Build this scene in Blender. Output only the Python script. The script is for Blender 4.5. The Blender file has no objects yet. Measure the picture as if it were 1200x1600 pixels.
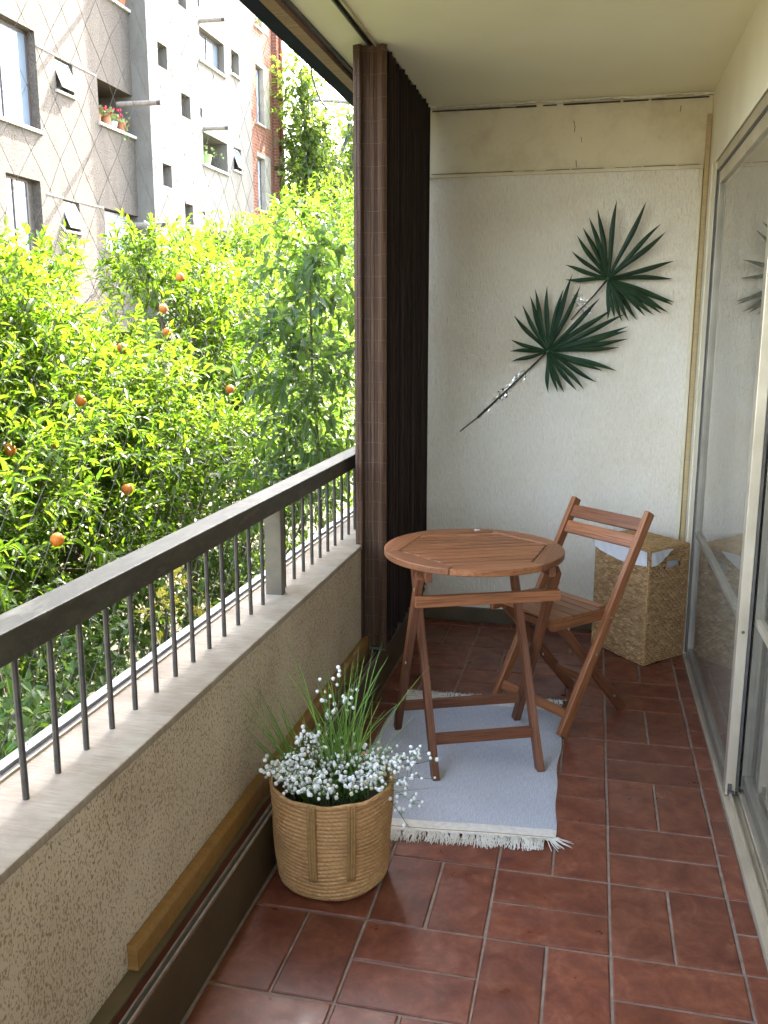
import bpy, bmesh, math, random
import numpy as np
from mathutils import Vector, Matrix
R = math.radians
random.seed(7); rng = np.random.default_rng(11)
S = bpy.context.scene
C = S.collection

# ------------------------------------------------------------ camera
cam_d = bpy.data.cameras.new('camera'); cam = bpy.data.objects.new('camera', cam_d); C.objects.link(cam)
CAMH = 1.45
yaw, pit = -0.22523, -0.19662
fw = Vector((math.sin(yaw)*math.cos(pit), math.cos(yaw)*math.cos(pit), math.sin(pit)))
cam.location = (0, 0, CAMH)
cam.rotation_euler = fw.to_track_quat('-Z', 'Y').to_euler()
cam_d.sensor_fit = 'VERTICAL'; cam_d.sensor_height = 24; cam_d.lens = 1411.04/1600*24
cam_d.clip_start = 0.02; cam_d.clip_end = 600
S.camera = cam

# ------------------------------------------------------------ sky, sun, exposure
SUN = Vector((0.5, 2.3, 2.05)).normalized()
el = math.asin(SUN.z); az = math.atan2(SUN.x, SUN.y)
W = bpy.data.worlds.new('World'); S.world = W; W.use_nodes = True
wn = W.node_tree; bg = wn.nodes['Background']
sky = wn.nodes.new('ShaderNodeTexSky'); sky.sky_type = 'NISHITA'; sky.sun_disc = False
sky.sun_elevation = el; sky.sun_rotation = az; sky.dust_density = 3.5; sky.air_density = 1.0
hs = wn.nodes.new('ShaderNodeHueSaturation'); hs.inputs['Saturation'].default_value = .72
wn.links.new(sky.outputs[0], hs.inputs['Color']); wn.links.new(hs.outputs[0], bg.inputs[0]); bg.inputs[1].default_value = 0.15
sd = bpy.data.lights.new('sun', 'SUN'); sd.energy = 2.4; sd.angle = R(0.6); sd.color = (1, 0.93, 0.80)
so = bpy.data.objects.new('sun', sd); C.objects.link(so); so.location = (2, 10, 12)
so.rotation_euler = (-SUN).to_track_quat('-Z', 'Y').to_euler()
S.view_settings.view_transform = 'Standard'; S.view_settings.look = 'None'
S.view_settings.exposure = 4.2; S.view_settings.gamma = 1.0
S.view_settings.use_curve_mapping = False
S.render.engine = 'CYCLES'
S.cycles.max_bounces = 10; S.cycles.diffuse_bounces = 6; S.cycles.transparent_max_bounces = 12
S.cycles.glossy_bounces = 4; S.cycles.transmission_bounces = 6
S.cycles.use_denoising = True; S.cycles.sample_clamp_indirect = 8

# ------------------------------------------------------------ materials
class NT:
    def __init__(s, name):
        s.m = bpy.data.materials.new(name); s.m.use_nodes = True; s.t = s.m.node_tree
        s.b = s.t.nodes['Principled BSDF']; s.out = s.t.nodes['Material Output']
    def n(s, t, **k):
        x = s.t.nodes.new(t)
        for a, v in k.items(): setattr(x, a, v)
        return x
    def l(s, a, b): s.t.links.new(a, b)
    def co(s, scale=(1, 1, 1), rnd=False):
        tc = s.n('ShaderNodeTexCoord'); mp = s.n('ShaderNodeMapping'); mp.inputs['Scale'].default_value = scale
        s.l(tc.outputs['Object'], mp.inputs[0])
        if rnd:
            oi = s.n('ShaderNodeObjectInfo'); mu = s.n('ShaderNodeMath', operation='MULTIPLY'); mu.inputs[1].default_value = 37.0
            s.l(oi.outputs['Random'], mu.inputs[0]); s.l(mu.outputs[0], mp.inputs['Location'])
        return mp.outputs[0]
    def noise(s, vec, scale, detail=4, rough=.55, dist=0):
        x = s.n('ShaderNodeTexNoise'); s.l(vec, x.inputs['Vector']); x.inputs['Scale'].default_value = scale
        x.inputs['Detail'].default_value = detail; x.inputs['Roughness'].default_value = rough; x.inputs['Distortion'].default_value = dist
        return x.outputs['Fac']
    def ramp(s, fac, stops):
        r = s.n('ShaderNodeValToRGB'); s.l(fac, r.inputs[0]); e = r.color_ramp.elements
        while len(e) < len(stops): e.new(.5)
        for q, (p, c) in zip(e, stops):
            q.position = p; q.color = (*c, 1) if len(c) == 3 else c
        return r.outputs['Color']
    def mix(s, fac, a, b, mode='MIX'):
        x = s.n('ShaderNodeMix', data_type='RGBA', blend_type=mode)
        if hasattr(fac, 'node'): s.l(fac, x.inputs[0])
        else: x.inputs[0].default_value = fac
        for v, i in ((a, 6), (b, 7)):
            if hasattr(v, 'node'): s.l(v, x.inputs[i])
            else: x.inputs[i].default_value = (*v, 1)
        return x.outputs[2]
    def bump(s, h, st, dist=.01, prev=None):
        x = s.n('ShaderNodeBump'); s.l(h, x.inputs['Height']); x.inputs['Strength'].default_value = st; x.inputs['Distance'].default_value = dist
        if prev is not None: s.l(prev, x.inputs['Normal'])
        s.l(x.outputs[0], s.b.inputs['Normal']); return x.outputs[0]
    def set(s, col=None, rough=.6, metal=0, spec=.5, coat=0):
        i = s.b.inputs
        if col is not None:
            if hasattr(col, 'node'): s.l(col, i['Base Color'])
            else: i['Base Color'].default_value = (*col, 1)
        if hasattr(rough, 'node'): s.l(rough, i['Roughness'])
        else: i['Roughness'].default_value = rough
        i['Metallic'].default_value = metal; i['Specular IOR Level'].default_value = spec
        i['Coat Weight'].default_value = coat
        return s.m
def var(t, col, rnd=.25, hue=.0):
    """per-object value variation"""
    oi = t.n('ShaderNodeObjectInfo'); mr = t.n('ShaderNodeMapRange'); t.l(oi.outputs['Random'], mr.inputs[0])
    mr.inputs[3].default_value = 1-rnd; mr.inputs[4].default_value = 1+rnd
    h = t.n('ShaderNodeHueSaturation'); t.l(col, h.inputs['Color']); t.l(mr.outputs[0], h.inputs['Value'])
    return h.outputs[0]
def simple(name, c1, c2=None, scale=8, rough=.6, bump=0, bscale=60, st=(1, 1, 1), metal=0, spec=.5, rnd=0, lo=.35, hi=.7):
    t = NT(name); v = t.co(st)
    c2 = c2 or tuple(x*.75 for x in c1)
    col = t.ramp(t.noise(v, scale), [(lo, c1), (hi, c2)])
    if rnd: col = var(t, col, rnd)
    if bump: t.bump(t.noise(v, bscale, 3), bump, .004)
    return t.set(col, rough, metal, spec)
def wood(name, c1, c2, c3, rough=.45, rnd=.15, gs=1.0, spec=.4):
    t = NT(name); v = t.co((2.2*gs, 34*gs, 34*gs), True)
    n1 = t.noise(v, 1.0, 6, .68, .9); v2 = t.co((5, 190, 190), True); n2 = t.noise(v2, 1.2, 4, .65)
    col = t.ramp(n1, [(.3, c1), (.5, c2), (.72, c3)])
    col = t.mix(.45, col, t.ramp(n2, [(.38, tuple(x*.42 for x in c2)), (.56, c3)]))
    col = var(t, col, rnd)
    t.bump(n2, .12, .002)
    return t.set(col, rough, 0, spec)
MT = {}
def tile_mat():
    t = NT('terracotta'); v = t.co((1, 1, 1), True)
    a = t.ramp(t.noise(v, 11, 9, .74, .5), [(.32, (.100, .027, .015)), (.50, (.172, .050, .026)), (.68, (.255, .093, .049))])
    d = t.ramp(t.noise(v, 38, 6, .7), [(.30, (.52, .47, .45)), (.70, (1, 1, 1))])
    col = t.mix(.55, a, d, 'MULTIPLY'); col = var(t, col, .16)
    r = t.ramp(t.noise(v, 14, 5, .6), [(.3, (.27, .27, .27)), (.7, (.52, .52, .52))])
    b = t.bump(t.noise(v, 7, 3), .25, .004); t.bump(t.noise(v, 90, 3), .06, .002, b)
    return t.set(col, r, 0, .5)
MT['tile'] = tile_mat()
MT['grout'] = simple('grout', (.27, .205, .155), (.16, .12, .09), 30, .9, .5, 150)
def backwall():
    t = NT('combed plaster'); v = t.co((1, 1, .24)); v1 = t.co((1, 1, 1))
    n = t.noise(v, 150, 3, .55, .0); st = t.noise(v1, 2.2, 4)
    col = t.mix(t.ramp(n, [(.35, (0, 0, 0)), (.6, (1, 1, 1))]), (.73, .67, .57), (.79, .74, .65))
    col = t.mix(t.ramp(st, [(.3, (1, 1, 1)), (.7, (.88, .85, .80))]), col, t.mix(.5, col, (.62, .56, .48)), 'MIX') if False else t.mix(1.0, col, t.ramp(st, [(.35, (1, 1, 1)), (.7, (.90, .85, .78))]), 'MULTIPLY')
    b = t.bump(n, 1.0, .007); t.bump(t.noise(v1, 85, 4), .7, .005, b)
    return t.set(col, .75, 0, .3)
MT['combed'] = backwall()
def smoothwall():
    t = NT('old cream plaster'); v = t.co(); n = t.noise(v, 3.2, 6, .65)
    col = t.ramp(n, [(.3, (.72, .65, .50)), (.5, (.68, .60, .44)), (.75, (.50, .42, .28))])
    s = t.ramp(t.noise(v, 26, 5, .7), [(.6, (1, 1, 1)), (.78, (.80, .74, .66))])
    col = t.mix(1.0, col, s, 'MULTIPLY'); t.bump(t.noise(v, 40, 4), .15, .003)
    return t.set(col, .7, 0, .3)
MT['cream'] = smoothwall()
MT['ceiling'] = simple('ceiling paint', (.88, .83, .61), (.83, .77, .54), 1.6, .75, .08, 90)
MT['rightwall'] = simple('right wall paint', (.74, .68, .53), (.66, .59, .44), 3, .75, .3, 70)
def parapet():
    t = NT('worm eaten render'); v = t.co((1, 1, .6)); n = t.noise(v, 210, 3, .6, .3); big = t.noise(t.co((1, 1, 1)), 3.5, 4)
    m = t.n('ShaderNodeMath', operation='MULTIPLY_ADD'); t.l(big, m.inputs[0]); m.inputs[1].default_value = .18; m.inputs[2].default_value = -.09
    ad = t.n('ShaderNodeMath', operation='ADD'); t.l(n, ad.inputs[0]); t.l(m.outputs[0], ad.inputs[1])
    f = t.ramp(ad.outputs[0], [(.53, (0, 0, 0)), (.62, (1, 1, 1))])
    base = t.ramp(big, [(.3, (.66, .555, .40)), (.7, (.56, .45, .315))])
    col = t.mix(f, base, (.33, .235, .145))  # dark flecks put the relief shadow of the pits into the colour
    inv = t.n('ShaderNodeMath', operation='SUBTRACT'); inv.inputs[0].default_value = 1; t.l(f, inv.inputs[1])
    b = t.bump(inv.outputs[0], .6, .003); t.bump(t.noise(v, 45, 3), .2, .003, b)
    return t.set(col, .85, 0, .2)
MT['parapet'] = parapet()
def ledge():
    t = NT('combed mortar ledge'); v = t.co((1, .18, 1)); v = t.co((14, 120, 10)); n = t.noise(v, 1, 4, .6, .4)
    col = t.mix(t.ramp(n, [(.35, (0, 0, 0)), (.65, (1, 1, 1))]), (.35, .29, .215), (.42, .355, .27))
    s = t.ramp(t.noise(t.co(), 9, 5), [(.35, (1, 1, 1)), (.75, (.7, .64, .6))])
    col = t.mix(1.0, col, s, 'MULTIPLY'); t.bump(n, .8, .006)
    return t.set(col, .85, 0, .25)
MT['ledge'] = ledge()
MT['plinth'] = simple('brown painted skirting', (.085, .058, .028), (.055, .037, .017), 6, .5, .15, 30, spec=.4)
MT['plinthtop'] = simple('olive painted sill', (.14, .10, .05), (.09, .066, .034), 8, .5, .1, 40)
MT['maroon'] = simple('maroon strip', (.10, .022, .016), (.05, .014, .01), 20, .35)
MT['alu_track'] = simple('bright aluminium', (.75, .74, .72), (.5, .48, .46), 40, .3, metal=.9)
def railmat():
    t = NT('weathered dark railing'); v = t.co((1, .35, 1)); n = t.noise(v, 12, 8, .75)
    col = t.ramp(n, [(.35, (.125, .112, .085)), (.55, (.07, .062, .048)), (.72, (.20, .18, .135))])
    t.bump(t.noise(t.co(), 80, 4), .15, .002)
    return t.set(col, .55, .15, .25)
MT['rail'] = railmat()
MT['bars'] = simple('bar paint', (.05, .047, .043), (.10, .08, .065), 40, .45, .1, 90, metal=.3)
MT['post'] = simple('post metal', (.15, .125, .09), (.09, .08, .06), 12, .4, .1, 60, metal=.4)
MT['alu'] = simple('anodised aluminium', (.62, .54, .41), (.48, .41, .30), 6, .35, .03, 30, metal=.55)
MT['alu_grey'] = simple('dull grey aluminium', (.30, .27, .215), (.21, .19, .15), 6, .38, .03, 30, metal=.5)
MT['alu_dark'] = simple('dark gasket', (.05, .045, .04), (.09, .08, .07), 20, .5)  # plain dark tone for gaskets, grooves and track beds
MT['alu_white'] = simple('white track', (.42, .43, .45), (.3, .3, .31), 12, .35, spec=.5)
MT['yellowwood'] = wood('pale trim wood', (.46, .34, .16), (.52, .40, .21), (.38, .27, .12), .6, .05)
MT['stripwood'] = wood('ochre batten', (.42, .235, .07), (.33, .175, .048), (.20, .10, .03), .4, .05)
MT['beamwood'] = wood('weathered beam wood', (.30, .16, .10), (.22, .11, .075), (.38, .23, .15), .6, .05)
MT['darkbeam'] = simple('dark blue painted channel', (.012, .016, .032), (.018, .022, .04), 10, .9, spec=.1)
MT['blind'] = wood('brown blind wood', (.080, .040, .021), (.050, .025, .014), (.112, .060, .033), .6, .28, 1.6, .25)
MT['blind_shade'] = wood('shaded blind wood', (.030, .018, .014), (.020, .012, .010), (.045, .026, .018), .6, .25, 1.6, .2)  # darker copy of the blind wood, shade of the inner folds painted in
MT['thread'] = simple('blind thread', (.18, .11, .075), None, 40, .9)
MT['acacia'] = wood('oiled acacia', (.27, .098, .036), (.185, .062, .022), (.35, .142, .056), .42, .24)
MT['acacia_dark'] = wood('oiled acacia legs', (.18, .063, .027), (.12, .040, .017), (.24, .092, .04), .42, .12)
MT['bolt'] = simple('brass bolt', (.6, .5, .35), None, 10, .35, metal=.9)
MT['label'] = simple('paper label', (.8, .78, .74), (.75, .72, .68), 4, .6)
MT['labelink'] = simple('label ink', (.55, .22, .05), None, 4, .6)
MT['cloth'] = simple('white liner cloth', (.72, .70, .70), (.62, .60, .60), 14, .9, .3, 200)
def seagrass(name, c1, c2, c3, zs=3):
    t = NT(name); v = t.co((1, 1, zs))
    col = t.ramp(t.noise(v, 55, 5, .7), [(.3, c1), (.5, c2), (.7, c3)])
    big = t.ramp(t.noise(t.co(), 9, 4), [(.3, (.75, .72, .68)), (.7, (1.0, 1.0, 1.0))])
    col = t.mix(1.0, col, big, 'MULTIPLY'); t.bump(t.noise(v, 220, 3), .3, .002)
    return t.set(col, .7, 0, .25)
MT['hamper'] = seagrass('woven seagrass', (.17, .085, .03), (.44, .265, .11), (.62, .41, .20))
MT['jute'] = seagrass('coiled jute rope', (.33, .165, .06), (.50, .285, .115), (.70, .46, .24), 7)
MT['jute2'] = seagrass('flat jute strap', (.28, .155, .055), (.38, .22, .085), (.48, .30, .12))
def rug():
    t = NT('blue grey cotton weave'); v = t.co((1, 1, 1))
    wv = t.co((400, 160, 1)); n1 = t.noise(wv, 1, 2); n2 = t.noise(t.co((300, 30, 1)), 1, 3); b = t.noise(v, 3, 4)
    col = t.ramp(n1, [(.3, (.34, .355, .40)), (.7, (.62, .61, .61))])
    col = t.mix(.35, col, t.ramp(n2, [(.35, (.34, .36, .41)), (.65, (.66, .65, .65))]))
    col = t.mix(1.0, col, t.ramp(b, [(.3, (.86, .88, .92)), (.7, (1, 1, 1))]), 'MULTIPLY')
    t.bump(n1, .4, .003)
    return t.set(col, .95, 0, .1)
MT['rug'] = rug()
MT['rugwhite'] = simple('off white cotton', (.72, .68, .60), (.60, .55, .46), 60, .95, .4, 300)
MT['rugline'] = simple('ochre yarn', (.42, .30, .14), None, 60, .95)
MT['palm'] = simple('palm leaflet', (.018, .050, .020), (.008, .026, .012), 30, .42, .2, 150, rnd=.25)
MT['palmhub'] = simple('palm hub', (.035, .09, .02), (.02, .06, .02), 30, .5)
MT['palmstem'] = simple('palm stem', (.035, .028, .022), (.06, .05, .04), 40, .5)
MT['stem'] = simple('green stem', (.09, .17, .035), (.05, .11, .02), 20, .6)
MT['petal'] = simple('white blossom', (.80, .80, .78), (.70, .71, .66), 60, .7)
MT['petal2'] = simple('cream bud', (.62, .60, .36), None, 60, .7)
MT['soil'] = simple('dark moss', (.03, .035, .015), None, 30, .95, .8, 60)
MT['bark'] = simple('bark', (.12, .085, .055), (.06, .045, .03), 14, .85, .6, 40, st=(1, 1, .3))
MT['barkpale'] = simple('pale plane bark', (.10, .11, .11), (.06, .07, .07), 5, .8, .3, 20)
def strandmat():
    t = NT('seagrass strand'); gi = t.n('ShaderNodeNewGeometry')
    col = t.ramp(gi.outputs['Random Per Island'], [(0, (.29, .16, .068)), (.35, (.37, .215, .095)), (.75, (.43, .265, .12)), (1, (.52, .345, .175))])
    n = t.noise(t.co((1, 1, 5)), 120, 3); col = t.mix(.5, col, t.ramp(n, [(.35, (.6, .55, .5)), (.6, (1, 1, 1))]), 'MULTIPLY'); t.bump(n, .4, .002)
    return t.set(col, .65, 0, .3)
MT['strand'] = strandmat(); MT['hamper_back'] = simple('dark woven backing', (.10, .055, .022), None, 60, .8)
def cling():
    t = NT('clear crinkled tape'); g = t.n('ShaderNodeBsdfGlossy'); g.inputs['Roughness'].default_value = .13; g.inputs['Color'].default_value = (.95, .95, .95, 1)
    tr = t.n('ShaderNodeBsdfTransparent'); f = t.n('ShaderNodeFresnel'); f.inputs[0].default_value = 1.7; mx = t.n('ShaderNodeMixShader')
    t.l(f.outputs[0], mx.inputs[0]); t.l(tr.outputs[0], mx.inputs[1]); t.l(g.outputs[0], mx.inputs[2]); t.l(mx.outputs[0], t.out.inputs[0]); return t.m
MT['cling'] = cling()
def glass():
    t = NT('dusty glass'); g = t.n('ShaderNodeBsdfGlossy'); g.inputs['Roughness'].default_value = .025
    g.inputs['Color'].default_value = (.95, .95, .95, 1)
    tr = t.n('ShaderNodeBsdfTransparent'); tr.inputs[0].default_value = (.84, .85, .82, 1)
    f = t.n('ShaderNodeFresnel'); f.inputs[0].default_value = 1.75; mx = t.n('ShaderNodeMixShader')
    df = t.n('ShaderNodeBsdfDiffuse'); df.inputs[0].default_value = (.78, .68, .5, 1); m2 = t.n('ShaderNodeMixShader')
    n = t.ramp(t.noise(t.co((1, 1, .3)), 5, 4), [(.35, (.14, .14, .14)), (.7, (.32, .32, .32))]); t.l(n, m2.inputs[0])
    t.l(tr.outputs[0], m2.inputs[1]); t.l(df.outputs[0], m2.inputs[2])
    t.l(f.outputs[0], mx.inputs[0]); t.l(m2.outputs[0], mx.inputs[1]); t.l(g.outputs[0], mx.inputs[2]); t.l(mx.outputs[0], t.out.inputs[0]); return t.m
MT['glass'] = glass()
def leafmat(name, c1, c2, t1, t2, tw=.5, rough=.4):
    t = NT(name); gi = t.n('ShaderNodeNewGeometry'); oi = t.n('ShaderNodeObjectInfo')
    ad = t.n('ShaderNodeMath', operation='ADD'); t.l(gi.outputs['Random Per Island'], ad.inputs[0]); t.l(oi.outputs['Random'], ad.inputs[1])
    fr = t.n('ShaderNodeMath', operation='FRACT'); t.l(ad.outputs[0], fr.inputs[0])
    col = t.ramp(fr.outputs[0], [(0, c1), (1, c2)]); tc = t.ramp(fr.outputs[0], [(0, t1), (1, t2)])
    t.set(col, rough, 0, .45)
    tl = t.n('ShaderNodeBsdfTranslucent'); t.l(tc, tl.inputs[0]); mx = t.n('ShaderNodeMixShader'); mx.inputs[0].default_value = tw
    t.l(t.b.outputs[0], mx.inputs[1]); t.l(tl.outputs[0], mx.inputs[2]); t.l(mx.outputs[0], t.out.inputs[0]); return t.m
MT['leaf_orange'] = leafmat('orange tree leaf', (.045, .102, .010), (.080, .140, .014), (.10, .22, .010), (.19, .28, .012), .55)
MT['leaf_dark'] = leafmat('broad dark leaf', (.045, .09, .022), (.070, .13, .028), (.10, .20, .02), (.17, .28, .03), .45, .45)
MT['leaf_vine'] = leafmat('vine leaf', (.04, .085, .02), (.075, .14, .03), (.09, .19, .02), (.2, .33, .03), .45, .45)
MT['leaf_plane'] = leafmat('plane tree leaf', (.06, .11, .02), (.11, .17, .03), (.2, .33, .03), (.38, .48, .05), .5, .5)
MT['leaf_yellow'] = leafmat('yellow leaf', (.45, .40, .04), (.55, .48, .06), (.5, .45, .04), (.6, .5, .05), .4, .5)
MT['grassblade'] = leafmat('grass blade', (.09, .20, .035), (.18, .30, .07), (.2, .34, .05), (.3, .45, .08), .35, .5)
MT['orange'] = simple('orange peel', (.75, .22, .015), (.62, .15, .01), 9, .5, .3, 160)
def grey_stucco():
    t = NT('grey rough stucco'); v = t.co((1, 1, .35)); n = t.noise(v, 3.0, 7, .72); g = t.noise(t.co(), 26, 4, .7)
    col = t.ramp(n, [(.3, (.15, .127, .104)), (.52, (.105, .088, .072)), (.72, (.062, .051, .042))])
    col = t.mix(.5, col, t.ramp(g, [(.35, (.055, .046, .038)), (.62, (.165, .142, .118))]))
    t.bump(g, .9, .03); return t.set(col, .9, 0, .2)
MT['grey'] = grey_stucco()
def white_render():
    t = NT('white render'); n = t.noise(t.co((1, 1, .5)), 1.6, 8, .7)
    col = t.ramp(n, [(.4, (.165, .155, .135)), (.6, (.13, .12, .102)), (.78, (.07, .062, .05))]); t.bump(t.noise(t.co(), 20, 4), .5, .02)
    return t.set(col, .85, 0, .2)
MT['white'] = white_render()
def brick():
    t = NT('far brickwork'); tc = t.n('ShaderNodeTexCoord'); sp = t.n('ShaderNodeSeparateXYZ'); cb = t.n('ShaderNodeCombineXYZ')
    t.l(tc.outputs['Object'], sp.inputs[0]); ad = t.n('ShaderNodeMath', operation='ADD'); t.l(sp.outputs[0], ad.inputs[0]); t.l(sp.outputs[1], ad.inputs[1])
    t.l(ad.outputs[0], cb.inputs[0]); t.l(sp.outputs[2], cb.inputs[1])
    b = t.n('ShaderNodeTexBrick'); t.l(cb.outputs[0], b.inputs[0]); b.inputs['Scale'].default_value = 1
    b.inputs['Brick Width'].default_value = .27; b.inputs['Row Height'].default_value = .09; b.inputs['Mortar Size'].default_value = .012
    b.inputs['Color1'].default_value = (.20, .058, .032, 1); b.inputs['Color2'].default_value = (.26, .09, .05, 1); b.inputs['Mortar'].default_value = (.22, .175, .135, 1)
    t.bump(b.outputs['Fac'], -.6, .01); return t.set(b.outputs[0], .85, 0, .2)
MT['brick'] = brick()
MT['redcol'] = simple('red painted pier', (.30, .08, .045), (.25, .07, .035), 6, .8)
MT['winframe'] = simple('brown window frame', (.085, .06, .05), (.06, .045, .04), 10, .45)
MT['winwhite'] = simple('white window frame', (.72, .71, .69), None, 10, .5)
MT['sill'] = simple('stone sill', (.5, .48, .43), (.4, .38, .34), 20, .7)
MT['recess'] = simple('recess render', (.36, .33, .27), (.28, .25, .20), 5, .85)
MT['recess_dark'] = simple('loggia paint', (.16, .15, .14), (.12, .11, .10), 5, .8)
MT['pipe'] = simple('cement spout', (.28, .25, .21), (.2, .18, .15), 12, .8)
MT['pipe_end'] = simple('spout rim', (.08, .06, .055), None, 12, .7)
def pane():
    t = NT('window pane'); t.set((.17, .21, .25), .05, 0, 1.0); t.b.inputs['IOR'].default_value = 1.9; return t.m
MT['pane'] = pane()
MT['pane_blind'] = simple('shutter slats', (.42, .47, .55), (.34, .38, .45), 8, .35)
MT['net'] = simple('netting cord', (.17, .15, .125), None, 10, .7)
MT['cable'] = simple('black cable', (.05, .05, .055), None, 10, .6)
MT['ground'] = simple('garden earth', (.09, .075, .04), (.045, .055, .02), 3, .95, .5, 20)
MT['garden_wall'] = simple('beige garden wall', (.24, .21, .125), (.19, .165, .095), 2, .85, .3, 20)
MT['terra'] = simple('terracotta pot', (.45, .17, .08), None, 10, .8)
MT['plastic_green'] = simple('green tub', (.22, .42, .12), None, 10, .5)
MT['geranium'] = simple('geranium flower', (.65, .02, .07), (.5, .015, .06), 30, .6)
MT['greenery'] = simple('pot foliage', (.14, .22, .05), (.20, .24, .07), 30, .6)
MT['roomwall'] = simple('room wall', (.50, .44, .34), None, 3, .8)
MT['parquet'] = wood('parquet', (.36, .20, .09), (.28, .15, .07), (.42, .25, .13), .3, .1, .5)
MT['curtain'] = simple('linen curtain', (.74, .66, .52), (.66, .58, .45), 4, .9, .2, 200)
MT['crack'] = simple('crack', (.05, .03, .02), None, 10, .9)  # dark colour for wall cracks and the moulding's drawn shadow line
MT['flake'] = simple('peeling paint', (.72, .68, .58), (.55, .5, .42), 30, .8, .4, 90)

# ------------------------------------------------------------ mesh tools
ORG = {}
class MB:
    def __init__(s): s.v = []; s.f = []
    def add(s, vs, fs):
        o = len(s.v); s.v += [tuple(x) for x in vs]; s.f += [tuple(o+i for i in f) for f in fs]; return s
    def box(s, x0, x1, y0, y1, z0, z1):
        return s.add([(x0, y0, z0), (x1, y0, z0), (x1, y1, z0), (x0, y1, z0), (x0, y0, z1), (x1, y0, z1), (x1, y1, z1), (x0, y1, z1)],
                     [(0, 3, 2, 1), (4, 5, 6, 7), (0, 1, 5, 4), (1, 2, 6, 5), (2, 3, 7, 6), (3, 0, 4, 7)])
    def prism(s, pts, z0, z1):
        n = len(pts)
        return s.add([(x, y, z0) for x, y in pts]+[(x, y, z1) for x, y in pts],
                     [tuple(range(n-1, -1, -1)), tuple(range(n, 2*n))]+[(i, (i+1) % n, n+(i+1) % n, n+i) for i in range(n)])
    def tube(s, pts, r, n=6, r1=None, caps=True):
        pts = [Vector(p) for p in pts]; m = len(pts); vs = []; up = None
        for i, p in enumerate(pts):
            d = (pts[min(i+1, m-1)]-pts[max(i-1, 0)])
            d = d.normalized() if d.length > 1e-9 else Vector((0, 0, 1))
            if up is None: up = Vector((0, 0, 1)) if abs(d.z) < .9 else Vector((1, 0, 0))
            a = d.cross(up).normalized(); b = a.cross(d).normalized(); up = b
            rr = r if r1 is None else r+(r1-r)*i/max(1, m-1)
            vs += [p+a*math.cos(t*2*math.pi/n)*rr+b*math.sin(t*2*math.pi/n)*rr for t in range(n)]
        fs = [(i*n+j, i*n+(j+1) % n, (i+1)*n+(j+1) % n, (i+1)*n+j) for i in range(m-1) for j in range(n)]
        if caps: fs += [tuple(range(n-1, -1, -1)), tuple(range((m-1)*n, m*n))]
        return s.add(vs, fs)
    def lathe(s, prof, c=(0, 0), n=32):
        vs = []; m = len(prof)
        for r, z in prof: vs += [(c[0]+r*math.cos(2*math.pi*i/n), c[1]+r*math.sin(2*math.pi*i/n), z) for i in range(n)]
        return s.add(vs, [(k*n+i, k*n+(i+1) % n, (k+1)*n+(i+1) % n, (k+1)*n+i) for k in range(m-1) for i in range(n)])
    def ball(s, c, r, n=6, m=4):
        vs = [(c[0], c[1], c[2]-r)]; 
        for k in range(1, m):
            a = -math.pi/2+math.pi*k/m
            vs += [(c[0]+r*math.cos(a)*math.cos(2*math.pi*i/n), c[1]+r*math.cos(a)*math.sin(2*math.pi*i/n), c[2]+r*math.sin(a)) for i in range(n)]
        vs.append((c[0], c[1], c[2]+r)); t = len(vs)-1
        fs = [(0, 1+(i+1) % n, 1+i) for i in range(n)]
        fs += [(1+k*n+i, 1+k*n+(i+1) % n, 1+(k+1)*n+(i+1) % n, 1+(k+1)*n+i) for k in range(m-2) for i in range(n)]
        fs += [(1+(m-2)*n+i, 1+(m-2)*n+(i+1) % n, t) for i in range(n)]
        return s.add(vs, fs)
    def mesh(s, name, m, off=(0, 0, 0), bev=0, smooth=False, seg=2):
        me = bpy.data.meshes.new(name); ox, oy, oz = off
        me.from_pydata([(x-ox, y-oy, z-oz) for x, y, z in s.v], [], s.f)
        if bev:
            b = bmesh.new(); b.from_mesh(me)
            bmesh.ops.bevel(b, geom=b.edges[:], offset=bev, segments=seg, profile=.6, affect='EDGES', clamp_overlap=True)
            b.to_mesh(me); b.free()
        if m is not None: me.materials.append(MT[m] if isinstance(m, str) else m)
        if smooth: me.polygons.foreach_set('use_smooth', [True]*len(me.polygons))
        me.update(); return me
def link(name, me, parent=None, mat=None, **props):
    o = bpy.data.objects.new(name, me); C.objects.link(o)
    if parent is not None: o.parent = parent
    if mat is not None: o.matrix_local = mat
    for k, v in props.items(): o[k] = v
    ORG[o.name] = ORG.get(parent.name, (0, 0, 0)) if parent is not None else (0, 0, 0)
    return o
def thing(name, label, cat, loc=(0, 0, 0), group=None):
    o = bpy.data.objects.new(name, None); C.objects.link(o); o.location = loc; o.empty_display_size = .1
    o['label'] = label; o['category'] = cat
    if group: o['group'] = group
    ORG[o.name] = tuple(loc); return o
def part(parent, name, mb, m, bev=0, smooth=False, seg=2, **props):
    me = mb.mesh(name, m, ORG[parent.name], bev, smooth, seg)
    return link(name, me, parent, **props)
def single(name, mb, m, label, cat, loc=(0, 0, 0), bev=0, smooth=False, **props):
    me = mb.mesh(name, m, loc, bev, smooth); o = link(name, me, None); o.location = loc; o['label'] = label; o['category'] = cat
    for k, v in props.items(): o[k] = v
    ORG[o.name] = tuple(loc); return o
def struct(name, mb, m, bev=0, smooth=False, parent=None):
    me = mb.mesh(name, m, (0, 0, 0), bev, smooth); o = link(name, me, parent)
    if parent is None: o['kind'] = 'structure'
    return o
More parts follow.
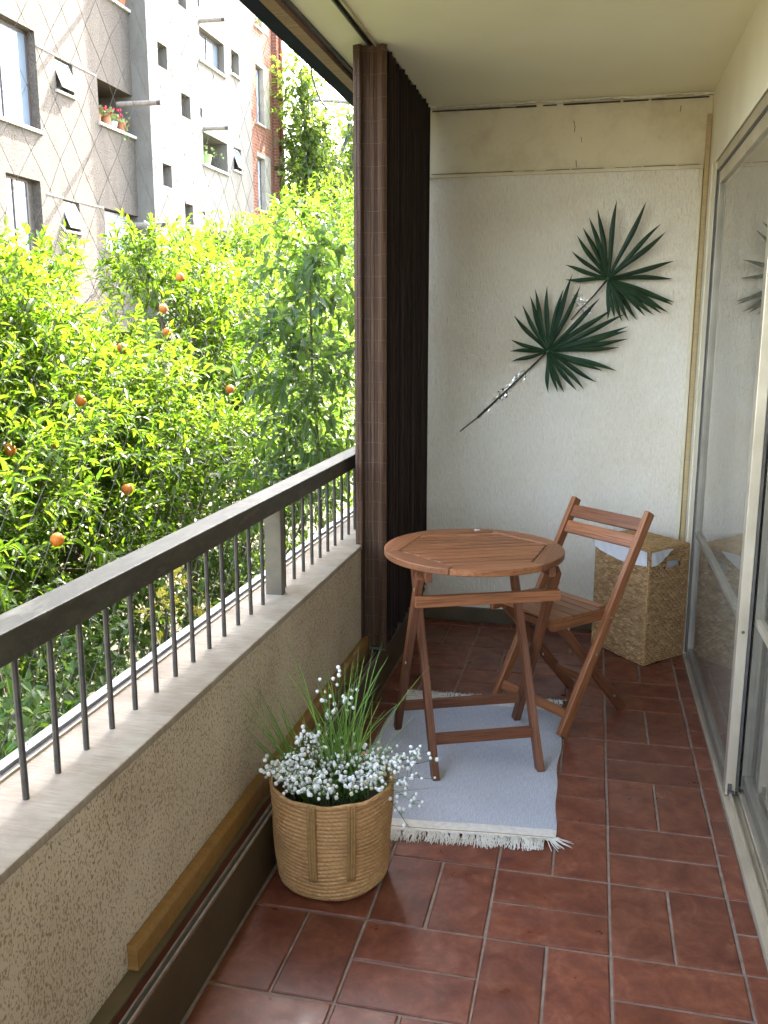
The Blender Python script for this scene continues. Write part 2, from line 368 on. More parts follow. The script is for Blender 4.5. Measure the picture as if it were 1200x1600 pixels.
def beam(parent, name, p0, p1, w, t, m, up=(0, 0, 1), bev=.002, ext=0, seg=2, **props):
    """bar from p0 to p1; width w across (perpendicular to up and axis), t along up. Object frame: X = grain."""
    o = Vector(ORG[parent.name]); p0 = Vector(p0); p1 = Vector(p1); d = p1-p0; L = d.length; x = d.normalized()
    y = Vector(up).cross(x).normalized(); z = x.cross(y).normalized()
    mb = MB().box(-ext, L+ext, -w/2, w/2, -t/2, t/2)
    me = mb.mesh(name, m, (0, 0, 0), bev, False, seg)
    M = Matrix((x, y, z)).transposed().to_4x4(); M.translation = p0-o
    return link(name, me, parent, M, **props)

# ============================================================ STRUCTURE OF THE BALCONY
XL, XR, YB, ZC = -0.875, 0.458, 4.42, 2.475
Y0 = -2.4
gz = -3.3
struct('ground', MB().box(-300, 300, -300, 300, gz-.2, gz), 'ground')
fl = struct('floor', MB().box(-.86, .50, Y0, YB+.1, -.2, -.0035), 'grout')
# tiles
def tile_mesh(w, h, k):
    r = random.Random(k); mb = MB(); j = lambda: r.uniform(-.0012, .0012); c = .0035
    q = [(-w/2+j(), -h/2+j()), (w/2+j(), -h/2+j()), (w/2+j(), h/2+j()), (-w/2+j(), h/2+j())]
    qi = [(x-math.copysign(c, x), y-math.copysign(c, y)) for x, y in q]
    vs = [(x, y, -.008) for x, y in q]+[(x, y, -.0022) for x, y in q]+[(x, y, 0) for x, y in qi]
    fs = [(0, 1, 5, 4), (1, 2, 6, 5), (2, 3, 7, 6), (3, 0, 4, 7), (4, 5, 9, 8), (5, 6, 10, 9), (6, 7, 11, 10), (7, 4, 8, 11), (8, 9, 10, 11)]
    mb.add(vs, fs); return mb.mesh('floor_tile', 'tile')
MODX, MODY, GX = .299, .2955, .0065
tl, ts = MODX-GX, MODY/2-GX
meshes = {}
def put_tile(x0, x1, y0, y1):
    x0 = max(x0, -.797); y1 = min(y1, YB-.005); y0 = max(y0, Y0)
    w = x1-x0-GX; h = y1-y0-GX
    if w < .02 or h < .02: return
    key = (round(w, 3), round(h, 3), random.randrange(3))
    if key not in meshes: meshes[key] = tile_mesh(w, h, hash(key) % 1000)
    M = Matrix.Translation((x0+x1)/2 and ((x0+x1)/2, (y0+y1)/2, random.uniform(-.0006, .0006)))
    M = M @ Matrix.Rotation(random.uniform(-.003, .003), 4, 'X') @ Matrix.Rotation(random.uniform(-.003, .003), 4, 'Y')
    link('floor_tile', meshes[key], fl, M)
for i in range(-3, 1):
    for j in range(-11, 9):
        x = .101+i*MODX; y = 1.968+j*MODY
        if (i+j) % 2 == 0:
            put_tile(x, x+MODX/2, y, y+MODY); put_tile(x+MODX/2, x+MODX, y, y+MODY)
        else:
            put_tile(x, x+MODX, y, y+MODY/2); put_tile(x, x+MODX, y+MODY/2, y+MODY)
y = Y0; k = 0
edges = [1.62, 1.80, 1.97, 2.12, 2.26, 2.47, 2.565, 2.66, 2.86, 3.0, 3.16, 3.30, 3.47, 3.62, 3.80, 3.95, 4.12, 4.3, 4.42]
edges = [1.62-.16*n for n in range(17, 0, -1)]+edges
for a, b in zip(edges[:-1], edges[1:]): put_tile(.401, .456, a, b)

ce = struct('ceiling', MB().box(-.815, 3.6, Y0, YB+.25, ZC, ZC+.22), 'ceiling')
struct('ceiling_outer_strip', MB().box(-1.0, -.845, Y0, YB+.25, ZC+.004, ZC+.2), 'ceiling')
struct('balcony_beam', MB().box(-1.047, -1.002, Y0, YB+.25, ZC-.028, ZC+.2), 'beamwood')
struct('beam_channel', MB().box(-1.115, -1.049, Y0, YB+.25, ZC-.022, ZC+.24), 'darkbeam')
struct('ceiling_joint', MB().box(-1.002, -.985, Y0, YB+.25, ZC-.006, ZC+.02), 'alu_dark')
# back wall: recess panel combed, upper smooth band, frame round it
bw = struct('back_wall', MB().box(-1.115, XR+.15, YB, YB+.25, -.2, ZC), 'cream')
PZ = 2.17
struct('combed_panel', MB().box(-.86, .418, YB-.006, YB+.01, .0, PZ-.012), 'combed', parent=bw)
struct('moulding', MB().box(-.86, .435, YB-.016, YB+.01, PZ-.012, PZ+.004), 'cream', .003, parent=bw)
struct('moulding', MB().box(.418, .434, YB-.016, YB+.01, .0, PZ-.013), 'cream', .003, parent=bw)
struct('skirting', MB().box(-.80, .40, YB-.022, YB-.007, .0, .075), 'plinth', .002, parent=bw)
struct('trim_batten', MB().box(.437, XR-.002, YB-.03, YB+.01, .0, 2.38), 'yellowwood', .002, parent=bw)
# ceiling junction: uneven caulk ridge
mb = MB()
for k in range(46):
    x = -.85+k*.0285; h = random.uniform(.006, .017); d = random.uniform(.008, .018)
    mb.box(x, x+.0283, YB-d, YB+.01, ZC-h, ZC-.001)
struct('caulk_bead', mb, 'flake', .001, parent=bw)
mb = MB()
xx = -.78
while xx < .44:
    w_ = random.uniform(.04, .16); h_ = random.uniform(.0008, .0042); mb.box(xx, min(.44, xx+w_), YB-.019, YB, ZC-.0215-h_/2, ZC-.0215+h_/2); xx += w_+random.choice((0, 0, .012, .03))
xx = -.78
while xx < .43:
    w_ = random.uniform(.03, .12); mb.box(xx, min(.43, xx+w_), YB-.0168, YB, PZ+.0042, PZ+.0042+random.uniform(.0006, .0022)); xx += w_+random.choice((0, .01, .05))  # broken dark strips, a painted shadow line along the moulding
def crack(pts, w):
    for (a, b), (c, d) in zip(pts[:-1], pts[1:]):
        mb.add([(a-w, YB-.0012, b), (a+w, YB-.0012, b), (c+w*.7, YB-.0012, d), (c-w*.7, YB-.0012, d)], [(0, 1, 2, 3)])
crack([(-.135, 2.385), (-.128, 2.36), (-.13, 2.335)], .0016)
crack([(-.10, 2.315), (-.095, 2.29)], .0012); crack([(-.118, 2.215), (-.115, 2.185)], .0018); crack([(.325, 2.425), (.323, 2.40)], .0015)
struct('wall_cracks_shade_line', mb, 'crack', parent=bw)
# parapet
pa = struct('parapet_wall', MB().box(-1.115, XL, Y0, YB, -.4, .612), 'parapet')
struct('parapet_ledge', MB().box(-1.10, XL+.004, Y0, YB-.001, .597, .616), 'ledge', .005, parent=pa)
struct('outer_face', MB().box(-1.16, -1.117, Y0, YB+.25, -.4, .55), 'white', parent=pa)
struct('slab_edge', MB().box(-1.17, -.9, Y0, YB+.25, -.62, -.402), 'white')
# plinth under the parapet with the track of the folding blind
pl = struct('plinth', MB().box(XL+.001, -.80, Y0, YB-.03, -.001, .158), 'plinth', .003)
struct('plinth_top', MB().box(XL+.001, -.838, Y0, YB-.03, .158, .170), 'plinthtop', .002, parent=pl)
struct('maroon_strip', MB().box(-.837, -.822, Y0, YB-.03, .1585, .1635), 'maroon', parent=pl)
tr = thing('blind_track', 'slim bright double aluminium track running along the top of the dark plinth', 'track', (-.81, 1.5, .158))
part(tr, 'track_rail', MB().box(-.8215, -.8175, Y0, YB-.03, .1585, .1665), 'alu_track')
part(tr, 'track_rail', MB().box(-.806, -.802, Y0, YB-.03, .1585, .1665), 'alu_track')
part(tr, 'track_bed', MB().box(-.8175, -.806, Y0, YB-.03, .1585, .1605), 'alu_dark')
t = thing('ceiling_track', 'dark double track fixed under the ceiling above the folded wooden blind', 'track', (-.83, 2.5, ZC))
part(t, 'track_rail', MB().box(-.845, -.839, Y0, YB-.05, ZC-.012, ZC+.03), 'alu_dark')
part(t, 'track_rail', MB().box(-.822, -.815, Y0, YB-.05, ZC-.012, ZC+.03), 'alu')
part(t, 'track_bed', MB().box(-.839, -.822, Y0, YB-.05, ZC+.004, ZC+.03), 'alu_dark')
b = thing('wooden_batten', 'ochre varnished wooden batten lying on the plinth against the rough parapet', 'batten', (-.862, 1.48, .172))
part(b, 'board', MB().add([(XL+.002, 1.47, .1715), (-.850, 1.47, .1715), (-.850, 1.47, .216), (-.857, 1.47, .228), (XL+.002, 1.47, .228),
     (XL+.002, 4.3, .1715), (-.850, 4.3, .1715), (-.850, 4.3, .216), (-.857, 4.3, .228), (XL+.002, 4.3, .228)],
     [(0, 1, 2, 3, 4), (9, 8, 7, 6, 5), (0, 5, 6, 1), (1, 6, 7, 2), (2, 7, 8, 3), (3, 8, 9, 4), (4, 9, 5, 0)]), 'stripwood', .0015)

# railing
ra = thing('balcony_railing', 'weathered dark metal railing with thin bars standing on the parapet ledge', 'railing', (-.975, 2.0, .616))
part(ra, 'handrail', MB().box(-1.012, -.940, Y0, YB-.02, .900, .957), 'rail', .004)
bar_me = MB().tube([(0, 0, -.003), (0, 0, .290)], .0063, 8).mesh('baluster', 'bars', smooth=False)
n0 = 1.328
k = -25
while True:
    yb = n0+k*.1023
    if yb > 4.35: break
    if yb > Y0+.05 and abs(yb-2.66) > .03:
        tilt = Matrix.Rotation(random.uniform(-.008, .008), 4, 'X') @ Matrix.Rotation(random.uniform(-.006, .006), 4, 'Y')
        link('baluster', bar_me, ra, Matrix.Translation((-.973+.975, yb-2.0, 0)) @ tilt)
    k += 1
part(ra, 'post', MB().box(-1.004, -.948, 2.665, 2.70, .612, .902), 'post', .003)
part(ra, 'post', MB().box(-1.004, -.948, .02, .055, .612, .902), 'post', .003)
# outer track on the ledge
t = thing('ledge_track', 'narrow white aluminium track along the outer edge of the ledge behind the bars', 'track', (-1.07, 2, .616))
part(t, 'track_rail', MB().box(-1.098, -1.072, Y0, YB-.01, .6165, .628), 'alu_white', .0015)
part(t, 'track_bed', MB().box(-1.071, -1.060, Y0, YB-.01, .6165, .6195), 'alu_dark')
part(t, 'track_rail', MB().box(-1.0585, -1.055, Y0, YB-.01, .6165, .622), 'alu')
# safety net
mb = MB(); P, Q = .100, .122; z0, z1 = .632, ZC-.026
N = int((YB-Y0)/P)
rowsn = int((z1-z0)/Q*2)
rng2 = random.Random(3)
jit = {}
def knot(i, j):
    if (i, j) not in jit:
        jit[(i, j)] = (-1.083+rng2.uniform(-.002, .002)+.006*math.sin(i*.31+j*.1), Y0+i*P/2+rng2.uniform(-.004, .004), z0+j*Q/2+rng2.uniform(-.004, .004))
    return jit[(i, j)]
for j in range(rowsn):
    for i in range(2*N):
        if (i+j) % 2 == 0:
            for di in (-1, 1):
                if 0 <= i+di <= 2*N:
                    a = Vector(knot(i, j)); c = Vector(knot(i+di, j+1)); mb.tube([a, c], .0006, 3, caps=False)
            mb.ball(knot(i, j), .0017, 4, 2)
single('safety_net', mb, 'net', 'thin diamond safety net stretched from the ledge up to the ceiling beam', 'net', (-1.083, 2, .63))

# folding wooden blind
bl = thing('folding_blind', 'tall dark brown wooden slat blind gathered in folds at the end of the railing', 'blind', (-.84, 3.7, .17))
zz0, zz1 = .185, ZC-.008
sl_me = {}
def slat(p, q, th=.004):
    d = Vector(q)-Vector(p); L = d.length
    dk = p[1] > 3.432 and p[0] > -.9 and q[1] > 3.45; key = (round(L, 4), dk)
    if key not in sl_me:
        m_ = MB().box(0, zz1-zz0, -L/2+.0006, L/2-.0006, -th/2, th/2); sl_me[key] = m_.mesh('slat', 'blind_shade' if dk else 'blind', bev=.0008, seg=1)
    y = d.normalized(); x = Vector((0, 0, 1)); z = x.cross(y)
    M = Matrix((x, y, z)).transposed().to_4x4(); M.translation = (Vector(p)+Vector(q))/2-Vector(ORG[bl.name])
    link('slat', sl_me[key], bl, M)
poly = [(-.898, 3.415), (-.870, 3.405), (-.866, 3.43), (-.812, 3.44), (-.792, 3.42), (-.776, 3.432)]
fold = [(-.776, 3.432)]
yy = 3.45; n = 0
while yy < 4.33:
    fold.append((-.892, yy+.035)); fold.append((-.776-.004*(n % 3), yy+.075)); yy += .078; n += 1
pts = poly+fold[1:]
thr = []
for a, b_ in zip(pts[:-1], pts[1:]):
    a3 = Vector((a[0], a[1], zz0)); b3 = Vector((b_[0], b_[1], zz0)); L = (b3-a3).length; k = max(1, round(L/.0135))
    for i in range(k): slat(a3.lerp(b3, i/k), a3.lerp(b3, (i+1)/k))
mb = MB()
for r_ in range(29):
    z = zz0+.05+r_*.079
    zs = [(p[0]*1.0+(0), p[1]-.0035, z+random.uniform(-.0015, .0015)) for p in pts[:6]]
    mb.tube(zs, .0007, 3)
for r_ in range(29):      # knots and loose thread ends down the front edge
    z = zz0+.05+r_*.079; x = -.888+random.uniform(-.003, .006)
    mb.tube([(x, 3.407, z), (x+random.uniform(-.006, .01), 3.400, z-.01), (x+random.uniform(-.006, .012), 3.398, z-.03)], .0006, 3)
part(bl, 'stitching', mb, 'thread', kind='stuff')
part(bl, 'hem_rail', MB().box(-.893, -.78, 3.43, 4.33, .170, .184), 'alu_dark')
part(bl, 'head_rail', MB().box(-.893, -.79, 3.45, 4.33, ZC-.009, ZC-.002), 'alu_dark')

# ------------------------------------------------------------ right wall + sliding door
YD = 4.13
rw = struct('right_wall', MB().box(XR, 3.6, Y0, YB, 2.152, ZC-.001), 'rightwall')
struct('door_jamb', MB().box(XR, .62, YD, YB-.001, -.1, 2.151), 'rightwall', parent=rw)
struct('jamb_bead', MB().box(XR-.008, XR-.0005, YD+.10, YD+.115, 0, 2.15), 'cream', .002, parent=rw)
struct('near_wall', MB().box(XR, 3.6, Y0-.2, -.6, -.1, 2.151), 'rightwall', parent=rw)
struct('end_wall', MB().box(XR, 3.6, Y0-.25, Y0-.001, -.4, ZC+.2).box(-1.115, XR-.001, Y0-.25, Y0-.001, -.4, .95), 'rightwall')
struct('room_floor', MB().box(.602, 3.6, Y0, YB+.2, -.2, .015), 'parquet')
struct('room_wall', MB().box(3.6, 3.75, Y0-.2, YB+.25, -.2, ZC+.2).box(.62, 3.6, YB, YB+.25, -.2, ZC), 'roomwall')
wd = struct('door_wall_head', MB().box(XR-.006, XR-.0005, Y0, YD+.02, 2.138, 2.156), 'rightwall', .002)
df = thing('sliding_door_frame', 'dull aluminium sliding door frame with floor track along the right side', 'door frame', (.52, 2.5, 0))
part(df, 'head_rail', MB().box(XR+.002, .60, -.59, YD, 2.10, 2.151), 'alu', .002)
part(df, 'head_groove', MB().box(XR+.004, .499, -.59, YD, 2.088, 2.099), 'alu_dark')
part(df, 'far_jamb', MB().box(XR+.001, .50, YD-.035, YD-.001, .03, 2.099).box(.508, .60, YD-.035, YD-.001, .03, 2.099), 'alu', .002)
part(df, 'jamb_gasket', MB().box(XR-.001, XR+.02, YD-.045, YD-.036, .03, 2.099), 'alu_dark')
part(df, 'sill', MB().box(XR-.002, .505, -.59, YD, -.01, .012), 'alu', .003)
part(df, 'sill_inner', MB().box(.506, .60, -.59, YD, -.01, .022), 'alu', .003)
part(df, 'track_rail', MB().box(.476, .481, -.59, 2.80, .0125, .030), 'alu')
part(df, 'track_rail', MB().box(.530, .535, -.59, YD-.04, .0225, .036), 'alu')
def door_panel(label, x0, x1, ya, yb, zb, zt, mid):
    t = thing('sliding_glass_door', label, 'glass door', ((x0+x1)/2, (ya+yb)/2, zb), 'aluminium sliding glass doors')
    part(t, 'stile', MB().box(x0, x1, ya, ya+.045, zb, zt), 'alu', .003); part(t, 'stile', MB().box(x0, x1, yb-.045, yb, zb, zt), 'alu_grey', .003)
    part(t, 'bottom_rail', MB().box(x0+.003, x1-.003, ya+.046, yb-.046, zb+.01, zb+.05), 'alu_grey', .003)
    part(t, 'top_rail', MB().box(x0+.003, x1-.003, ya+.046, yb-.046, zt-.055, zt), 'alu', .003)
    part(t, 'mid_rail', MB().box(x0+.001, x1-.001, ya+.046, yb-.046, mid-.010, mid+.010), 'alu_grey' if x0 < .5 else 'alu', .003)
    xm = (x0+x1)/2
    part(t, 'pane', MB().box(xm-.002, xm+.002, ya+.044, yb-.044, zb+.045, mid-.009), 'glass')
    part(t, 'pane', MB().box(xm-.002, xm+.002, ya+.044, yb-.044, mid+.009, zt-.05), 'glass')
    return t
d1 = door_panel('far sliding glass door closed beside the wicker hamper', .463, .494, 2.80, YD-.045, .016, 2.095, .590)
bm_ = MB().tube([(.4785, 2.7995, .555), (.4785, 2.796, .555)], .005, 10)
part(d1, 'screw', bm_, 'alu_dark')
part(d1, 'latch_catch', MB().box(.470, .482, 2.794, 2.800, .02, .055).box(.474, .49, 2.788, 2.796, .024, .034), 'alu_dark', .001)
part(d1, 'brush_seal', MB().box(.4945, .502, 2.80, 2.84, .03, 2.09), 'alu_dark')
d2 = door_panel('near sliding glass door cut by the right edge of the picture', .512, .545, 1.30, 2.86, .03, 2.097, .585)
door_panel('sliding glass door beyond the right edge nearest the viewer', .463, .494, -.55, 1.10, .016, 2.095, .590)
# curtain inside the room
mb = MB(); vs = []; NY = 260
for i in range(NY+1):
    y = -.5+(YB-.3+.5)*i/NY; x = .86+.025*math.sin(y*42)+.012*math.sin(y*17+1)
    vs += [(x, y, .04), (x, y, 2.3)]
mb.add(vs, [(2*i, 2*i+2, 2*i+3, 2*i+1) for i in range(NY)])
single('room_curtain', mb, 'curtain', 'long beige linen curtain hanging inside behind the glass doors', 'curtain', (.86, 2, .04), smooth=True)

# ============================================================ RUG
rg = thing('cotton_rug', 'blue grey woven cotton rug with white fringed ends under the table', 'rug', (-.38, 2.9, 0))
FL, FR, BL, BR = Vector((-.708, 2.365, 0)), Vector((-.053, 2.43, 0)), Vector((-.712, 3.395, 0)), Vector((-.058, 3.43, 0))
def rp(u, v):
    p = FL.lerp(FR, u).lerp(BL.lerp(BR, u), v); p.x += .004*math.sin(v*9+u)+.003*math.sin(v*23); return p
def rugband(v0, v1, nv, name, m):
    mb = MB(); nu = 40; vs = []
    for j in range(nv+1):
        v = v0+(v1-v0)*j/nv
        for i in range(nu+1):
            u = i/nu; p = rp(u, v); z = .0055+.0012*math.sin(u*11+v*7)+.0018*max(0, math.sin(v*19+u*4))*math.sin(u*5)
            if i in (0, nu): z = .001
            vs.append((p.x, p.y, z))
    for j in range(nv):
        for i in range(nu):
            a = j*(nu+1)+i; mb.add([], [])
            mb.f.append((a, a+1, a+nu+2, a+nu+1))
    mb.v = vs; part(rg, name, mb, m, smooth=True)
rugband(.062, .938, 90, 'woven_field', 'rug')
for a, c in ((.002, .016), (.0205, .062), (.938, .9795), (.984, .998)): rugband(a, c, 4, 'end_band', 'rugwhite')
for a, c in ((.016, .0205), (.9795, .984)): rugband(a, c, 1, 'yarn_stripe', 'rugline')
tas = []
for k in range(6):
    r_ = random.Random(k); mb = MB()
    for s_ in range(6):
        x = r_.uniform(-.004, .004); sx = r_.uniform(-.012, .012)
        mb.tube([(x*.4, .003, .006), (x+sx*.3, -.014, .010+r_.uniform(0, .004)), (x+sx*.8, -.03, .007), (x+sx*1.3, -.043-r_.uniform(0, .014), .0025)], .0017, 4, .0011)
    tas.append(mb.mesh('tassel', 'rugwhite', smooth=True))
for (a, b_, sgn, n_) in ((FL, FR, 1, 84), (BL, BR, -1, 70)):
    for i in range(n_):
        p = a.lerp(b_, (i+.5)/n_)
        M = Matrix.Translation(p-Vector(ORG[rg.name])) @ Matrix.Rotation(math.atan2(b_.y-a.y, b_.x-a.x)+(0 if sgn > 0 else math.pi)+random.gauss(0, .28)+(.9 if (sgn > 0 and i > n_-4) else 0), 4, 'Z')
        M = M @ Matrix.Scale(random.uniform(.75, 1.15), 4)
        link('tassel', tas[random.randrange(6)], rg, M)

# ============================================================ TABLE
TC = Vector((-.372, 2.998, 0)); tu = Vector((.921, .388, 0)).normalized(); tv = Vector((-tu.y, tu.x, 0))
tb = thing('folding_table', 'round slatted acacia folding table standing on the blue rug', 'table', tuple(TC))
TZ = .728; RT = .306; HC = .263; TT = .022
def tp(u, v, z): return TC+tu*u+tv*v+Vector((0, 0, z))
def flat(parent, name, pts, z0, z1, m, ang, bev=.0015):
    """prism given in the table's own (u,v) frame, object frame X turned by ang so the grain runs along it"""
    ca, sa = math.cos(-ang), math.sin(-ang)
    loc = [(x*ca-y*sa, x*sa+y*ca) for x, y in pts]
    me = MB().prism(loc, z0, z1).mesh(name, m, (0, 0, 0), bev, False, 1)
    M = Matrix((tu, tv, Vector((0, 0, 1)))).transposed().to_4x4() @ Matrix.Rotation(ang, 4, 'Z')
    return link(name, me, parent, M)
for k in range(6):
    a0, a1 = R(60*k), R(60*k+60); g = .0012/RT
    outer = [(RT*math.cos(a0+g+(a1-a0-2*g)*i/14), RT*math.sin(a0+g+(a1-a0-2*g)*i/14)) for i in range(15)]
    h = HC
    inner = [(h*math.cos(a1)+0, h*math.sin(a1)), (h*math.cos(a0), h*math.sin(a0))]
    am = (a0+a1)/2; sh = .0005
    flat(tb, 'rim_segment', outer+inner, TZ-TT, TZ, 'acacia', am+math.pi/2, .0025)
ap = HC*math.cos(R(30)); ns = 10; pw = 2*(ap-.003)/ns
for k in range(ns):
    v0 = -ap+.004+k*pw; v1 = v0+pw-.010
    def ex(v): return HC-abs(v)/math.tan(R(60))-.004
    pts_ = [(-ex(v0), v0), (ex(v0), v0), (ex(v1), v1), (-ex(v1), v1)]
    flat(tb, 'slat', pts_, TZ-TT+.001, TZ-.0005, 'acacia', 0, .0016)
# structure below
for s_ in (-1, 1):
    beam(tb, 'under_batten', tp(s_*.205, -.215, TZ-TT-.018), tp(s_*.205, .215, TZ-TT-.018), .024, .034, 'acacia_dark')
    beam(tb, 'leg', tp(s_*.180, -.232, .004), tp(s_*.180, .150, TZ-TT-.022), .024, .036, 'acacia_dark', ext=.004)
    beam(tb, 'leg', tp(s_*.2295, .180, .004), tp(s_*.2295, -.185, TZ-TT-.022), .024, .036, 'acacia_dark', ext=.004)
    for (v_, z_) in ((-.045, .345), (-.175, .640)):
        q = tp(s_*.243, v_, z_); part(tb, 'bolt', MB().tube([q, q+tu*s_*.004], .0055, 8), 'bolt')
beam(tb, 'upper_bar', tp(-.243, -.186, .602), tp(.243, -.186, .602), .022, .036, 'acacia')
beam(tb, 'top_rail', tp(-.19, .165, TZ-TT-.024), tp(.19, .165, TZ-TT-.024), .02, .036, 'acacia_dark')
beam(tb, 'top_rail', tp(-.19, .06, TZ-TT-.019), tp(.19, .06, TZ-TT-.019), .022, .03, 'acacia_dark')
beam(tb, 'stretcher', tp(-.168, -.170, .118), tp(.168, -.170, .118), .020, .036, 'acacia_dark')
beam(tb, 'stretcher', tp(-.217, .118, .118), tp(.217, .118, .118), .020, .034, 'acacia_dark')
lb = part(tb, 'paper_label', MB().add([tuple(tp(.085+a*.022, .262+c*.013, TZ+.0006)) for a, c in ((-.5, -.5), (.5, -.4), (.5, .5), (-.45, .5))]+[tuple(tp(.085+a*.022, .262+c*.013, TZ+.0012)) for a, c in ((-.5, -.5), (.5, -.4), (.5, .5), (-.45, .5))], [(0, 3, 2, 1), (4, 5, 6, 7), (0, 1, 5, 4), (1, 2, 6, 5), (2, 3, 7, 6), (3, 0, 4, 7)]), 'label')
mb = MB()
for x in (-.003, .003): q = [tp(.085+x+a*.0016, .262+c*.007, TZ+.0016) for a, c in ((-.5, -.5), (.5, -.5), (.5, .5), (-.5, .5))]; mb.add(q, [(0, 1, 2, 3)])
part(lb, 'print', mb, 'labelink')

# ============================================================ CHAIR
CM = Vector((-.193, 3.262, 0)); cu = Vector((-.73, .683, 0)).normalized(); cw = Vector((-cu.y*-1, cu.x*-1, 0)).normalized()
if cw.x < 0: cw = -cw
ch = thing('folding_chair', 'slatted acacia folding chair turned towards the table in front of the wicker hamper', 'chair', tuple(CM))
def cp(u, w, z): return CM+cu*u+cw*w+Vector((0, 0, z))
BT, BZ = .418, .790
for s_ in (-1, 1):
    beam(ch, 'leg', cp(s_*.186, 0.0, .006), cp(s_*.186, BT, BZ), .023, .040, 'acacia', ext=.0, bev=.006, seg=3)
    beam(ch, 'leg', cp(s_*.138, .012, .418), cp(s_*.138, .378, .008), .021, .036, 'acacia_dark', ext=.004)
    beam(ch, 'side_rail', cp(s_*.1615, -.045, .424), cp(s_*.1615, .238, .424), .021, .034, 'acacia')
    for (w_, z_, u_) in ((.222, .42, .198), (.153, .29, .198), (.03, .405, .173), (.318, .075, .149)):
        q = cp(s_*u_, w_, z_); part(ch, 'bolt', MB().tube([q, q+cu*s_*.004], .0052, 8), 'bolt')
lw = lambda z: BT*(z/BZ)
for z in (.742, .682):
    beam(ch, 'back_slat', cp(-.174, lw(z)-.002, z), cp(.174, lw(z)-.002, z), .017, .050, 'acacia', up=(cw*lw(1)+Vector((0, 0, 1))).normalized(), bev=.003)
for k in range(6):
    w_ = -.042+k*.0485+.022
    beam(ch, 'seat_slat', cp(-.172 if k < 5 else -.15, w_, .4465), cp(.172 if k < 5 else .15, w_, .4465), .0435, .0105, 'acacia')
beam(ch, 'stretcher', cp(-.174, lw(.075), .075), cp(.174, lw(.075), .075), .018, .036, 'acacia', up=(cw*lw(1)+Vector((0, 0, 1))).normalized())
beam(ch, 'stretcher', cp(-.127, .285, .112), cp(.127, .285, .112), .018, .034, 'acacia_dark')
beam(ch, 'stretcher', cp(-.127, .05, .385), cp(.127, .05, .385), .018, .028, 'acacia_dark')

# ============================================================ HAMPER
HN, HL, HR = Vector((.272, 3.945, 0)), Vector((.050, 4.203, 0)), Vector((.452, 4.142, 0))
HRn = Vector((HN.x+(HN-HL).normalized().cross(Vector((0, 0, -1))).x*0, 0, 0))
HB = HL+HR-HN
hm = thing('laundry_hamper', 'square woven seagrass laundry hamper with white cloth liner in the corner', 'hamper', tuple((HL+HR)/2))
HH = .505
def woven(a, b_, h, hole=None):
    """rows of plaited strand lumps standing proud of a dark backing, each row offset by half a lump"""
    L = (b_-a).length; ax = (b_-a).normalized(); nrm = Vector((ax.y, -ax.x, 0)); up = Vector((0, 0, 1)); r_ = random.Random(int(L*1e5))
    mb = MB(); back = MB(); PR = .0112; PL = .025; rows = int(h/PR)
    cells = [(0, L, 0, h)] if not hole else [(0, hole[0], 0, h), (hole[1], L, 0, h), (hole[0], hole[1], 0, hole[2]), (hole[0], hole[1], hole[3], h)]
    for x0, x1, z0_, z1_ in cells:
        back.add([a+ax*x0+up*(z0_+.004), a+ax*x1+up*(z0_+.004), a+ax*x1+up*z1_, a+ax*x0+up*z1_], [(0, 1, 2, 3)])
    for q in range(rows):
        z = .008+q*PR; x = -PL*(.5 if q % 2 else 0)-r_.uniform(0, .004)
        while x < L:
            x0 = max(x, 0.001); x1 = min(x+PL*1.16, L-.001); zc_ = z+.0016*math.sin(x*19+q*.15)+r_.gauss(0, .0006)
            if x1-x0 > .006 and not (hole and x1 > hole[0]+.002 and x0 < hole[1]-.002 and hole[2] < zc_ < hole[3]):
                rr = PR*.58*r_.uniform(.85, 1.15); tilt = r_.gauss(.0, .0012); vs = []
                for k, (u, s_, d_) in enumerate(((0, .45, -.1), (.22, .9, .55), (.5, 1, .8), (.78, .9, .55), (1, .45, -.1))):
                    for t_ in range(5):
                        an = -.2+t_*math.pi*1.13/4
                        vs.append(a+ax*(x0+(x1-x0)*u)+up*(zc_+tilt*(u-.5)*2-math.cos(an)*rr*s_)+nrm*(math.sin(an)*rr*s_*.8+d_*.0036))
                mb.add(vs, [(5*k+t_, 5*k+5+t_, 5*k+6+t_, 5*k+1+t_) for k in range(4) for t_ in range(4)])
            x += PL*r_.uniform(.94, 1.06)
    return mb, back
Ls, Lr = (HN-HL).length, (HR-HN).length
m1, m2 = woven(HL, HN, HH); ws_ = part(hm, 'woven_side', m2, 'hamper_back'); part(ws_, 'strands', m1, 'strand', smooth=True, kind='stuff')
m1, m2 = woven(HN, HR, HH, (.115, .195, .425, .463)); ws_ = part(hm, 'woven_side', m2, 'hamper_back'); part(ws_, 'strands', m1, 'strand', smooth=True, kind='stuff')
m1, m2 = woven(HR, HB, HH); ws_ = part(hm, 'woven_side', m2, 'hamper_back'); part(ws_, 'strands', m1, 'strand', smooth=True, kind='stuff')
m1, m2 = woven(HB, HL, HH); ws_ = part(hm, 'woven_side', m2, 'hamper_back'); part(ws_, 'strands', m1, 'strand', smooth=True, kind='stuff')
# corner binding
for p in (HN, HL, HR): part(hm, 'corner_post', MB().tube([(p.x, p.y, .004+.03*i+.0) for i in range(18)], .0042, 6), 'hamper')
